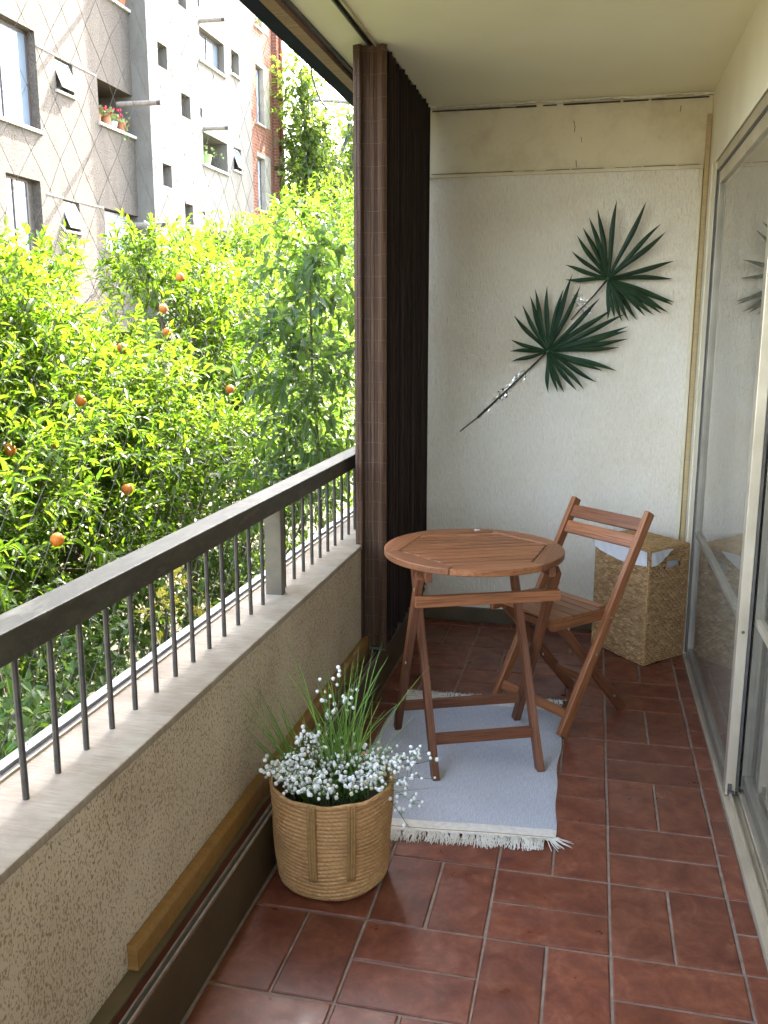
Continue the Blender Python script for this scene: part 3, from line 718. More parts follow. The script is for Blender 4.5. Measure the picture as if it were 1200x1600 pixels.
# liner seen through the handle hole and folded over the rim
ax = (HN-HL).normalized(); n1 = Vector((ax.y, -ax.x, 0)); a2 = (HR-HN).normalized(); n2 = Vector((a2.y, -a2.x, 0))
def liner(a, b_, nrm, lo_fn, L, u0=0, u1=1):
    vs = []; fs = []; n_ = 36; m_ = 6
    d = (b_-a)
    for i in range(n_+1):
        u = u0+(u1-u0)*i/n_; lo = lo_fn(u); 
        for j in range(m_+1):
            z = HH+.014-(HH+.014-lo)*j/m_; p = a+d*u+nrm*(.0125+.0015*math.sin(u*40+z*60)+.002*math.sin(u*13))
            vs.append((p.x, p.y, z))
    for i in range(n_):
        for j in range(m_):
            k = i*(m_+1)+j; fs.append((k, k+1, k+m_+2, k+m_+1))
    return MB().add(vs, fs)
part(hm, 'cloth_liner', liner(HL, HN, n1, lambda u: HH-.008-.046*math.sin(math.pi*min(1, u*.62+.10))-.004, Ls), 'cloth', smooth=True)
part(hm, 'cloth_liner', liner(HN, HR, n2, lambda u: HH+.012-.062*(1-(u/.52)**2.0), Lr, 0, .52), 'cloth', smooth=True)
q = HN+a2*.155-n2*.02
part(hm, 'inner_bag', MB().add([tuple(HN+a2*.03-n2*.03+Vector((0, 0, .38))), tuple(HN+a2*.25-n2*.03+Vector((0, 0, .38))), tuple(HN+a2*.25-n2*.02+Vector((0, 0, .5))), tuple(HN+a2*.03-n2*.02+Vector((0, 0, .5)))], [(0, 1, 2, 3)]), 'cloth')
fr = MB(); c0 = HN+a2*.115+n2*.003; c1 = HN+a2*.195+n2*.003
fr.tube([(c0.x, c0.y, .427), (c1.x, c1.y, .427), (c1.x, c1.y, .467), (c0.x, c0.y, .467), (c0.x, c0.y, .427)], .0035, 6)
part(hm, 'handle_hole_rim', fr, 'hamper')
# lid
vs = []; fs = []; nx = 110; ny = 80
for j in range(ny+1):
    for i in range(nx+1):
        u = i/nx; v = j/ny; p = HL+(HN-HL)*(u*1.03-.015)+(HR-HN)*(v*1.03-.015)
        r_ = math.floor(v*25); z = HH+.018+.0035*abs(math.sin(math.pi*v*25))*(.7+.3*math.cos(u*40+math.pi*r_))+.008*math.sin(math.pi*u)*math.sin(math.pi*v)
        if i in (0, nx) or j in (0, ny): z = HH+.004
        vs.append((p.x, p.y, z))
for j in range(ny):
    for i in range(nx): k = j*(nx+1)+i; fs.append((k, k+1, k+nx+2, k+nx+1))
part(hm, 'lid', MB().add(vs, fs), 'hamper', smooth=True)
mb = MB(); p = HR+n2*.006
mb.tube([(p.x, p.y, .44), (p.x+.008, p.y-.01, .43), (p.x+.012, p.y-.012, .415)], .0014, 4); mb.tube([(p.x, p.y, .44), (p.x+.002, p.y-.012, .445), (p.x+.012, p.y-.014, .425)], .0014, 4)
part(hm, 'tie_string', mb, 'cloth')

# ============================================================ BASKET WITH FLOWERS
PC = (-.634, 2.145)
bk = thing('rope_basket', 'round coiled jute basket holding white flowers on the tiles by the plinth', 'basket', (*PC, 0))
PH = .276
nz, na = 150, 300
A, Zi = np.meshgrid(np.arange(na)/na*2*math.pi, np.arange(nz+1)/nz)
zz = Zi*PH+.004; rad = .143+.018*Zi+.004*np.sin(Zi*math.pi)-.012*np.clip(1-Zi*14, 0, 1)**2
zr = zz+.0016*np.sin(A*3+zz*20)+.001*np.sin(A*7)
coil = np.abs(np.sin(math.pi*zr/.0115))**.7
tw = np.sin(A*75+zr*260+np.floor(zr/.0115)*1.7)
rad = rad+.0038*coil+.0009*tw*coil+.0018*np.sin(A*5+zz*30)
mb = MB(); vs = np.stack([PC[0]+rad*np.cos(A), PC[1]+rad*np.sin(A), zz], -1).reshape(-1, 3)
mb.v = [tuple(v) for v in vs.tolist()]
mb.f = [(j*na+i, j*na+(i+1) % na, (j+1)*na+(i+1) % na, (j+1)*na+i) for j in range(nz) for i in range(na)]
mb.f.append(tuple(range(na-1, -1, -1)))
part(bk, 'coiled_wall', mb, 'jute', smooth=True)
part(bk, 'inner_wall', MB().lathe([(.155, PH), (.150, .2), (.148, .17)], PC, 40), 'jute', smooth=True)
mb = MB(); ring = [(PC[0]+.161*math.cos(t_*2*math.pi/48), PC[1]+.161*math.sin(t_*2*math.pi/48), PH+.004+.002*math.sin(t_*1.3)) for t_ in range(49)]
mb.tube(ring, .0062, 6); part(bk, 'rim_coil', mb, 'jute', smooth=True)
camdir = math.atan2(-PC[1], -PC[0])
for side in (0, math.pi):
    for da in (-.30, .30):
        for off in (0,):
            mb = MB(); a = camdir+side+da-.02
            for q_ in (-.0075, 0, .0075):
                pts_ = []
                for i in range(22):
                    z = .075+(PH+.012-.075)*i/21; rr = .1500+.018*(z/PH)+.004*math.sin(z/PH*math.pi)+.0048+.0008*math.sin(i*2.2+q_*300)
                    pts_.append((PC[0]+rr*math.cos(a)-q_*math.sin(a), PC[1]+rr*math.sin(a)+q_*math.cos(a), z))
                mb.tube(pts_, .0042, 6)
            part(bk, 'strap', mb, 'jute2', smooth=True)
pt = thing('flowering_plant', 'white baby\'s breath and tufts of long grass growing out of the jute basket', 'plant', (*PC, .2))
part(pt, 'moss', MB().lathe([(.0, .215), (.08, .21), (.146, .195)], PC, 24), 'soil')
stems = MB(); fl1 = MB(); fl2 = MB()
rp3 = random.Random(5)
def blossom(p, r=.0054):
    (fl1 if rp3.random() < .93 else fl2).ball(p, r*rp3.uniform(.65, 1.2), 6, 4)
def spray(base, tip, n, spread, r=.0054):
    base = Vector(base); tip = Vector(tip)
    mid = base.lerp(tip, .55)+Vector((0, 0, .02))
    stems.tube([base, mid, tip], .0012, 4, .0007)
    for i in range(n):
        t_ = rp3.uniform(.55, 1.0); s0 = mid.lerp(tip, (t_-.55)/.45)
        q = s0+Vector((rp3.gauss(0, spread), rp3.gauss(0, spread), abs(rp3.gauss(0, spread*.8))))
        stems.tube([s0, s0.lerp(q, .6)+Vector((0, 0, .004)), q], .0008, 3)
        blossom(q, r)
for i in range(58):
    a = rp3.uniform(0, 2*math.pi); r_ = .165*math.sqrt(rp3.random()); b0 = (PC[0]+r_*.4*math.cos(a), PC[1]+r_*.4*math.sin(a), .21)
    z = .292+.045*rp3.random()+.02*(1-r_/.165); spray(b0, (PC[0]+r_*1.0*math.cos(a), PC[1]+r_*1.0*math.sin(a), z), 9, .017)
for i in range(20):    # front and sides, thick with blossom
    a = camdir+rp3.uniform(-1.5, 1.5); spray((PC[0]+.07*math.cos(a), PC[1]+.07*math.sin(a), .22), (PC[0]+.145*math.cos(a), PC[1]+.145*math.sin(a), .30+.02*rp3.random()), 9, .015)
for tip, n_ in (((-.44, 2.20, .33), 14), ((-.40, 2.22, .345), 16), ((-.375, 2.19, .335), 12), ((-.42, 2.12, .285), 12), ((-.39, 2.10, .25), 8), ((-.41, 2.08, .20), 8), ((-.45, 2.15, .32), 14), ((-.36, 2.16, .30), 8)):
    spray((-.53, 2.17, .25), tip, n_, .014, .0052)
for tip, n_ in (((-.70, 2.12, .40), 18), ((-.72, 2.10, .36), 16), ((-.685, 2.13, .42), 12), ((-.81, 2.08, .31), 18), ((-.79, 2.05, .33), 12)):
    spray((-.67, 2.13, .24), tip, n_, .016, .0058)
for tip, n_ in (((-.635, 2.24, .545), 9), ((-.60, 2.23, .52), 8), ((-.66, 2.20, .49), 9), ((-.67, 2.2, .515), 6)):
    spray((-.64, 2.18, .24), tip, n_, .011, .0055)
part(pt, 'stems', stems, 'stem', kind='stuff')
part(pt, 'blossoms', fl1, 'petal', kind='stuff', smooth=True)
part(pt, 'buds', fl2, 'petal2', kind='stuff', smooth=True)
mb = MB()
def blade(base, tip, bend, w=.0036, n=9):
    base = Vector(base); tip = Vector(tip); d = tip-base; side = d.cross(Vector((rp3.uniform(-1, 1), rp3.uniform(-1, 1), .1)))
    side = side.normalized(); vs = []
    for i in range(n+1):
        t_ = i/n; p = base+d*t_+Vector(bend)*(t_**2.2); ww = w*(1-t_**3)*.5+.0002
        nr = side.cross(d).normalized()
        vs += [p-side*ww, p+nr*ww*.5, p+side*ww]
    fs = []
    for i in range(n): k = 3*i; fs += [(k, k+1, k+4, k+3), (k+1, k+2, k+5, k+4)]
    mb.add(vs, fs)
for i in range(115):
    b0 = (-.62+rp3.gauss(0, .03), 2.19+rp3.gauss(0, .025), .20); h = rp3.uniform(.12, .45)
    sp = rp3.gauss(0, .055); blade(b0, (b0[0]+sp, b0[1]+rp3.gauss(0, .05), b0[2]+h), (sp*.7+rp3.gauss(0, .03), rp3.gauss(0, .03), -rp3.uniform(0, .05)))
for i in range(46):
    b0 = (-.71+rp3.gauss(0, .018), 2.15+rp3.gauss(0, .02), .21); h = rp3.uniform(.12, .33)
    blade(b0, (b0[0]-.04-rp3.uniform(0, .09), b0[1]+.02+rp3.gauss(0, .03), b0[2]+h), (-.03-rp3.uniform(0, .03), rp3.gauss(0, .02), -.01), .0034)
for (tx, ty, tz, bx, bz) in ((-.50, 2.36, .30, .10, -.02), (-.56, 2.2, .47, .06, -.03), (-.53, 2.2, .50, .02, 0), (-.70, 2.2, .56, -.03, -.06), (-.60, 2.22, .60, .02, -.01)):
    blade((-.61, 2.18, .22), (tx, ty, tz), (bx, 0, bz), .003, 14)
part(pt, 'grass', mb, 'grassblade', kind='stuff')

# ============================================================ PALM FRONDS ON THE BACK WALL
def W3(x, z, d=0): k = YB/4.35; return Vector((x*k, YB-d, CAMH+(z-CAMH)*k))
up_hub = (.047, 1.686); up_t = [(-.142, 1.684), (-.144, 1.742), (-.12, 1.805), (-.1, 1.873), (-.068, 1.912), (-.041, 1.951), (-.007, 1.989), (.065, 2.021), (.198, 2.011), (.262, 1.915), (.285, 1.878), (.327, 1.751), (.326, 1.688), (.338, 1.583), (.334, 1.57), (.316, 1.541), (.290, 1.535), (.256, 1.528), (.22, 1.524), (.186, 1.506), (.150, 1.500), (.121, 1.497), (.078, 1.51), (.053, 1.504)]
lo_hub = (-.209, 1.363); lo_t = [(-.37, 1.312), (-.383, 1.364), (-.381, 1.411), (-.369, 1.523), (-.335, 1.57), (-.303, 1.611), (-.281, 1.643), (-.222, 1.656), (-.153, 1.643), (-.108, 1.706), (-.068, 1.656), (.02, 1.597), (.07, 1.556), (.131, 1.526), (.146, 1.471), (.144, 1.451), (.149, 1.415), (.11, 1.385), (.105, 1.277), (.04, 1.272), (.016, 1.225), (-.037, 1.191), (-.074, 1.18), (-.132, 1.171), (-.162, 1.173), (-.2, 1.17)]
def frond(label, hub, tips, stem, d0, seed):
    r_ = random.Random(seed); t = thing('palm_frond', label, 'palm leaf', tuple(W3(*hub, d0)), 'artificial palm fronds on the wall')
    for (x, z) in tips:
        h = W3(*hub, d0); q = W3(x, z, d0+r_.uniform(-.012, .03)); d = q-h; L = d.length; a = d.normalized()
        s = a.cross(Vector((0, 1, 0))).normalized(); nr = Vector((0, -1, 0)); w = .0135+.034*L*r_.uniform(.8, 1.1)
        n_ = 12; vs = []; wig = r_.uniform(0, 6); am = r_.uniform(.5, 1.6)
        for i in range(n_+1):
            u = i/n_; prof = (.45+.55*min(1, u/.55)**.9) if u < .55 else max(.03, 1-((u-.55)/.45)**1.7)
            ww = w*.5*prof; c = h+d*(.02+.98*u)+nr*(.018*math.sin(math.pi*u)*am-.001)+s*(.006*math.sin(u*5+wig)*u)
            vs += [c-s*ww-nr*ww*.42, c+nr*.0012, c+s*ww-nr*ww*.42*r_.uniform(.85, 1.1)]
        fs = []
        for i in range(n_): k = 3*i; fs += [(k, k+1, k+4, k+3), (k+1, k+2, k+5, k+4)]
        part(t, 'leaflet', MB().add(vs, fs), 'palm')
    h = W3(*hub, d0+.012)
    part(t, 'hub', MB().ball(h, .011, 10, 6), 'palmhub', smooth=True)
    part(t, 'stem', MB().tube([W3(x, z, d) for x, z, d in stem], .0045, 8, .0030), 'palmstem', smooth=True)
    return t
frond('upper dark green palm fan on the back wall, nearer the corner', up_hub, up_t, [(.045, 1.684, .03), (-.01, 1.615, .03), (-.075, 1.545, .025), (-.11, 1.505, .02)], .035, 1)
f2 = frond('lower dark green palm fan with long bare stem on the back wall', lo_hub, lo_t, [(-.205, 1.367, .04), (-.36, 1.215, .025), (-.53, 1.049, .015), (-.617, .978, .008)], .045, 2)
part(f2, 'stem_sheath', MB().tube([W3(-.25, 1.32, .034), W3(-.40, 1.175, .022), W3(-.532, 1.047, .014)], .0035, 8, .0062), 'palmstem')
def sleeve(parent, a, b_, wid, seed):
    r_ = random.Random(seed); n_, m_ = 26, 10; vs = []; fs = []; a = Vector(a); b_ = Vector(b_); d = (b_-a); s = d.cross(Vector((0, 1, 0))).normalized()
    for i in range(n_+1):
        for j in range(m_+1):
            u, v = i/n_, j/m_-.5; ww = wid*(.5+.5*math.sin(math.pi*u)+.25*math.sin(u*17+seed))
            p = a+d*u+s*v*ww*2+Vector((0, -1, 0))*(.012+.012*r_.random()-.02*abs(v)); vs.append(tuple(p))
    for i in range(n_):
        for j in range(m_): k = i*(m_+1)+j; fs += [(k, k+1, k+m_+2), (k, k+m_+2, k+m_+1)]
    part(parent, 'clear_wrap', MB().add(vs, fs), 'cling')
sleeve(f2, W3(-.26, 1.31, .0), W3(-.50, 1.08, .0), .022, 3)
sleeve(f2, W3(-.10, 1.62, .0), W3(-.03, 1.53, .0), .03, 5)

# ============================================================ BUILDINGS OPPOSITE
def facade(parent, X, ya, yb, za, zb, holes, m, depth=.22, name='facade_wall'):
    """wall sheet facing +X with real openings and reveals; holes: (y0,y1,z0,z1,depth)"""
    ys = sorted({ya, yb}|{h[0] for h in holes}|{h[1] for h in holes}); zs = sorted({za, zb}|{h[2] for h in holes}|{h[3] for h in holes})
    mb = MB()
    for i in range(len(ys)-1):
        for j in range(len(zs)-1):
            cy, cz = (ys[i]+ys[i+1])/2, (zs[j]+zs[j+1])/2
            if any(h[0] < cy < h[1] and h[2] < cz < h[3] for h in holes): continue
            mb.add([(X, ys[i], zs[j]), (X, ys[i+1], zs[j]), (X, ys[i+1], zs[j+1]), (X, ys[i], zs[j+1])], [(0, 1, 2, 3)])
    for h in holes:
        a, b_, c, d = h[:4]; D = h[4] if len(h) > 4 else depth
        P_ = [(X, a, c), (X, b_, c), (X, b_, d), (X, a, d)]; Q_ = [(X-D, y, z) for _, y, z in P_]
        mb.add(P_+Q_, [(0, 4, 5, 1), (1, 5, 6, 2), (2, 6, 7, 3), (3, 7, 4, 0), (4, 7, 6, 5)])
    B = X-7
    mb.add([(X, ya, za), (X, ya, zb), (B, ya, zb), (B, ya, za), (X, yb, za), (X, yb, zb), (B, yb, zb), (B, yb, za)],
           [(0, 1, 2, 3), (4, 7, 6, 5), (1, 5, 6, 2), (3, 2, 6, 7)])
    return part(parent, name, mb, m)
def window(parent, X, h, D=.16, bars=2, fm='winframe', pm='pane', fw_=.05, transom=None, sill=True):
    a, b_, c, d = h[:4]; x = X-D; mb = MB()
    mb.box(x-.04, x, a, a+fw_, c, d).box(x-.04, x, b_-fw_, b_, c, d).box(x-.04, x, a+fw_, b_-fw_, c, c+fw_).box(x-.04, x, a+fw_, b_-fw_, d-fw_, d)
    for k in range(1, bars):
        y = a+(b_-a)*k/bars; mb.box(x-.035, x+.005, y-fw_*.6, y+fw_*.6, c+fw_, d-fw_)
    w = part(parent, 'window', mb, fm)
    for k in range(bars):
        y0 = a+(b_-a)*k/bars+fw_*.7; y1 = a+(b_-a)*(k+1)/bars-fw_*.7
        part(w, 'pane', MB().box(x-.03, x-.02, y0, y1, c+fw_, d-fw_), pm)
    if sill: part(parent, 'sill', MB().box(X-.03, X+.06, a-.05, b_+.05, c-.06, c-.004), 'sill')
    return w
def awning(parent, X, h, ang=22, D=.10):
    a, b_, c, d = h[:4]; x = X-D
    mb = MB().box(x-.04, x, a, a+.03, c, d).box(x-.04, x, b_-.03, b_, c, d).box(x-.04, x, a+.03, b_-.03, d-.03, d)
    w = part(parent, 'awning_window', mb, 'winframe')
    L = (d-c)-.03; ca, sa = math.cos(R(ang)), math.sin(R(ang)); zt = d-.03
    vs = [(x+u*ca*0+s*sa+t_*ca, y, zt-s*ca+t_*sa) for s in (0, L) for y in (a+.03, b_-.03) for t_ in (0, .03) for u in (0,)]
    part(w, 'sash', MB().add(vs, [(0, 1, 3, 2), (4, 6, 7, 5), (0, 4, 5, 1), (2, 3, 7, 6), (0, 2, 6, 4), (1, 5, 7, 3)]), 'winwhite')
    vs = [(x+s*sa+t_*ca, y, zt-s*ca+t_*sa) for s in (.04, L-.05) for y in (a+.07, b_-.07) for t_ in (.031, .034)]
    part(w, 'pane', MB().add(vs, [(0, 1, 3, 2), (4, 6, 7, 5), (0, 4, 5, 1), (2, 3, 7, 6), (0, 2, 6, 4), (1, 5, 7, 3)]), 'pane')
    part(parent, 'sill', MB().box(X-.02, X+.05, a-.04, b_+.04, c-.05, c-.004), 'sill')
def spout(parent, X, y, z, L, r=.055):
    s = part(parent, 'drain_spout', MB().tube([(X-.1, y, z), (X+L-.06, y, z-.01)], r, 12), 'pipe')
    part(s, 'spout_rim', MB().tube([(X+L-.061, y, z-.01), (X+L+.03, y, z-.012)], r*.92, 12), 'pipe_end')
ZT = 11.2
GX_, WX, BX = -10.0, -9.6, -9.9
g = thing('grey_apartment_block', 'grey rough stucco apartment block with flowers in its loggia, at the left', 'building', (GX_, 16, gz))
W1 = (14.05, 15.66, 5.04, 6.72); W2 = (14.50, 15.52, 2.82, 4.15, .18); W2b = (14.50, 15.40, 2.40, 2.79, .10)
A1 = (16.26, 16.86, 5.90, 6.48); A2 = (16.24, 16.80, 3.38, 3.94); A3 = (16.23, 16.70, .9, 1.47)
B1 = (17.76, 19.62, 5.64, 6.47, 1.3); B2 = (17.76, 19.55, 3.17, 3.97, .9); B0 = (17.76, 19.66, 8.18, 9.0, 1.3)
W1u = (14.05, 15.66, 7.65, 9.3); A0 = (16.26, 16.86, 8.5, 9.08)
holes = [W1, W2, W2b, A1, A2, A3, B1, B2, B0, W1u, A0, (12.0, 13.2, 2.8, 4.15), (12.0, 13.2, 5.05, 6.7), (17.76, 19.55, .6, 1.45, .9)]
facade(g, GX_, 4, 20.25, gz, ZT, holes, 'grey')
window(g, GX_, W1); window(g, GX_, W1u); window(g, GX_, (12.0, 13.2, 2.8, 4.15)); window(g, GX_, (12.0, 13.2, 5.05, 6.7))
window(g, GX_, (W2[0], W2[1]-.16, W2[2], W2[3]), .15, pm='pane'); window(g, GX_, W2b, .08, 1)
for h in (A1, A2, A0): awning(g, GX_, h)
awning(g, GX_, A3, 8)
for h in (B1, B0):
    part(g, 'sill', MB().box(GX_-.03, GX_+.06, h[0]-.04, h[1]+.04, h[2]-.06, h[2]-.004), 'sill')
    part(g, 'loggia_wall', MB().box(GX_-1.29, GX_-1.2, h[0]+.01, h[1]-.01, h[2]+.01, h[3]-.01), 'recess_dark')
# shuttered loggia
sh = part(g, 'roller_shutter', MB().box(GX_-.16, GX_-.15, B2[0]+.02, 19.0, B2[2]+.02, B2[3]-.02), 'pane_blind')
mb = MB()
for k in range(15): z = B2[2]+.05+k*.05; mb.box(GX_-.15, GX_-.142, B2[0]+.03, 18.9, z, z+.006)
part(sh, 'slat_joints', mb, 'winframe', kind='stuff')
part(g, 'sill', MB().box(GX_-.03, GX_+.06, B2[0]-.04, B2[1]+.04, B2[2]-.06, B2[2]-.004), 'sill')
spout(g, GX_, 18.72, 6.19, .88); spout(g, GX_, 18.9, 3.75, .8); spout(g, GX_, 18.72, 8.75, .85)
mb = MB()
for z in (6.49, 3.955, 9.1, 1.49):
    for a, b_ in ((15.7, 16.24), (16.88, 17.72)): mb.box(GX_-.01, GX_+.012, a, b_, z, z+.022)
part(g, 'string_course', mb, 'sill')
mb = MB()
for k in range(7): z = 3.95-.14*k-.06; mb.box(GX_-.30, GX_-.28, 14.6, 15.3, z, z+.07)
part(g, 'inner_blind', mb, 'winwhite')

w = thing('white_apartment_block', 'white rendered apartment block with small square vents between grey and brick blocks', 'building', (WX, 22, gz))
ht = (19.71, 20.17, 7.20, 7.69, .3), (20.82, 21.31, 6.40, 6.91, .3), (19.70, 20.15, 4.69, 5.17, .3), (20.78, 21.23, 3.99, 4.45, .3), (20.87, 21.30, 8.80, 9.27, .3), (19.70, 20.15, 2.2, 2.65, .3), (20.8, 21.2, 1.5, 2.0, .3), (19.71, 20.17, 9.7, 10.2, .3)
wn1 = (21.97, 23.51, 7.93, 8.68, .25); s1 = (23.98, 24.52, 8.13, 8.72, .25); b3 = (21.97, 23.51, 5.54, 6.28, 1.0); s4 = (23.95, 24.49, 5.72, 6.30, .25)
b4 = (21.88, 23.44, 3.16, 3.86, .8); s5 = (23.87, 24.40, 3.47, 3.88, .25); v1 = (21.84, 22.0, 6.60, 6.80, .15); v2 = (21.76, 21.93, 4.17, 4.38, .15); v3 = (21.9, 22.06, 9.1, 9.35, .15)
wn0 = (21.97, 23.51, 10.3, 11.1, .25)
facade(w, WX, 20.26, 25.35, gz, ZT+.2, [x for x in (*ht, wn1, s1, b3, s4, b4, s5, v1, v2, v3, wn0) if x[0] > 20.3], 'white')
mbx = MB()
facade(w, WX, 19.22, 20.259, gz, ZT+.2, [x for x in ht if x[1] < 20.26], 'white')
window(w, WX, wn1, .15); window(w, WX, wn0, .15); window(w, WX, s1, .18, 1); awning(w, WX, s4, 24)
window(w, WX, s5, .18, 1)
for h in (b3, b4):
    part(w, 'sill', MB().box(WX-.03, WX+.06, h[0]-.04, h[1]+.04, h[2]-.06, h[2]-.004), 'sill')
    part(w, 'loggia_wall', MB().box(WX-h[4]+.01, WX-h[4]+.06, h[0]+.01, h[1]-.01, h[2]+.01, h[3]-.01), 'recess')
part(w, 'corner_post', MB().box(WX-.9, WX-.85, 22.6, 22.75, 5.55, 6.27), 'winframe')
spout(w, WX, 22.05, 8.80, .62, .05); spout(w, WX, 22.05, 6.36, .62, .05); spout(w, WX, 22.0, 3.92, .62, .05)
for h in (v1, v2, v3): part(w, 'vent_grille', MB().box(WX-.06, WX-.03, h[0]+.01, h[1]-.01, h[2]+.01, h[3]-.01), 'recess_dark')
br = thing('brick_apartment_block', 'red brick apartment block with tall cream windows beside the plane tree', 'building', (BX, 27, gz))
bh = [(26.56, 27.68, 10.1, 11.8, .25), (26.56, 27.68, 7.47, 9.18, .25), (26.53, 27.63, 5.03, 6.65, .25), (26.53, 27.63, 2.5, 4.1, .25)]
facade(br, BX, 25.36, 27.95, gz, ZT+.5, bh, 'brick')
for h in bh:
    part(br, 'window_surround', MB().box(BX-.2, BX+.015, h[1]-.5, h[1]+.0, h[2], h[3]).box(BX-.2, BX+.012, h[0]-.03, h[1]-.5, h[3]-.12, h[3]), 'recess')
    window(br, BX, (h[0], h[1]-.5, h[2], h[3]-.12), .12, 2, 'winframe', 'pane_blind', .05)
part(br, 'brick_pier', MB().box(BX-7, BX+.14, 28.05, 28.42, gz, ZT+.5), 'brick')
part(br, 'brick_recess', MB().box(BX-7, BX-.1, 27.952, 28.048, gz, ZT+.5), 'redcol')
part(br, 'downpipe', MB().tube([(BX+.19, 28.3, gz), (BX+.19, 28.3, ZT)], .05, 8), 'redcol')
# balcony pots
def small_pot(name, label, x, y, z, r, h, m, fol, flow, cat='flower pot', trail=False):
    t = thing(name, label, cat, (x, y, z)); rr = random.Random(int(y*100))
    part(t, 'pot', MB().lathe([(0, z), (r*.72, z), (r, z+h*.92), (r*1.1, z+h*.92), (r*1.1, z+h), (r*.8, z+h), (0, z+h*.9)], (x, y), 14), m)
    if fol:
        mb = MB()
        for k in range(46):
            a = rr.uniform(0, 6.28); q = (x+rr.gauss(0, r*.9), y+rr.gauss(0, r*1.2), z+h+abs(rr.gauss(0, .09)))
            if trail and k % 2: q = (x+.12+rr.gauss(0, .04), y+rr.gauss(0, .06), z+h-rr.uniform(0, .5))
            s = .035; v = Vector((rr.gauss(0, 1), rr.gauss(0, 1), rr.gauss(0, 1))).normalized()*s; u = v.orthogonal().normalized()*s; q = Vector(q)
            mb.add([q-v, q+u, q+v, q-u], [(0, 1, 2, 3)])
        part(t, 'foliage', mb, 'greenery')
    if flow:
        mb = MB()
        for k in range(16): mb.ball((x+rr.gauss(0, r*.7), y+rr.gauss(0, r*1.1), z+h+.14+rr.gauss(0, .05)), .032, 5, 3)
        part(t, 'blossoms', mb, 'geranium')
zb = 5.66
small_pot('flower_pot', 'terracotta pot with pale leaves at the left end of the loggia sill', -10.16, 17.95, zb, .09, .17, 'terra', True, False)
small_pot('flower_pot', 'terracotta pot full of red geraniums on the grey loggia sill', -10.14, 18.28, zb, .10, .17, 'terra', True, True)
small_pot('flower_pot', 'terracotta pot with red flowers and pale leaves, third from the left on the sill', -10.14, 18.55, zb, .10, .15, 'winwhite', True, True)
small_pot('flower_pot', 'terracotta pot with plant trailing down the grey facade', -10.12, 18.86, zb, .11, .20, 'terra', True, False, trail=True)
small_pot('flower_pot', 'dark red geranium alone at the right end of the loggia sill', -10.16, 19.3, zb, .08, .06, 'winframe', False, True)
small_pot('plant_tub', 'bright green plastic tub standing in the white block loggia', -9.78, 22.4, 5.55, .20, .26, 'plastic_green', True, False, 'tub')
small_pot('flower_pot', 'large terracotta pot in the top loggia of the grey block', -10.2, 19.2, 8.2, .18, .3, 'terra', False, False)
small_pot('flower_pot', 'terracotta window pot high on the brick block sill', -9.98, 26.9, 10.12, .09, .12, 'terra', True, False)
# garden wall
single('garden_wall', MB().box(-7.75, -7.5, -6, 26, gz, -.75).box(-7.8, -7.45, -6, 26, -.749, -.66), 'garden_wall', 'beige rendered garden wall glimpsed behind the shrubs below the railing', 'wall', (-7.6, 10, gz))

# unseen block of this building, added behind the balcony to shade the near tree
single('own_building_shade_block', MB().box(-.95, 6, YB+.26, 9.2, gz, 5.4).box(-.95, 6, Y0-.3, YB+.255, gz, -.63), 'white', 'unseen rendered block of this building, added behind the balcony end wall for shade', 'building', (2, 7, gz))

# ============================================================ VEGETATION
def unit_leaf(fold=.18, droop=.12, shape=0):
    """length 1 on +Y, half width .5 on X; returns verts, faces"""
    ys = [0, .28, .62, 1.0]; ws = [0.02, .42, .40, .0] if shape == 0 else [.02, .5, .36, 0]
    v = [(0, 0, 0)]
    for y, w_ in zip(ys[1:3], ws[1:3]):
        z = -droop*y*y; v += [(-w_, y-.03, z+fold*w_), (0, y, z), (w_, y-.03, z+fold*w_)]
    v.append((0, 1, -droop))
    f = [(0, 2, 1), (0, 3, 2), (1, 2, 5, 4), (2, 3, 6, 5), (4, 5, 7), (5, 6, 7)]
    return np.array(v, float), f
def frames(d, nrm):
    d = d/np.linalg.norm(d, axis=1, keepdims=True)
    x = np.cross(d, nrm); x /= np.linalg.norm(x, axis=1, keepdims=True)+1e-9
    z = np.cross(x, d); return x, d, z
def in_view(P):
    fwv = np.array(fw); r_ = np.cross(fwv, [0, 0, 1]); r_ /= np.linalg.norm(r_); u_ = np.cross(r_, fwv)
    D = P-np.array([0, 0, CAMH]); dep = D@fwv
    px = 600+1411*(D@r_)/dep; py = 800-1411*(D@u_)/dep
    return (dep > 0) & (px > -10) & (px < 562) & (py > -10) & (py < 1260), dep
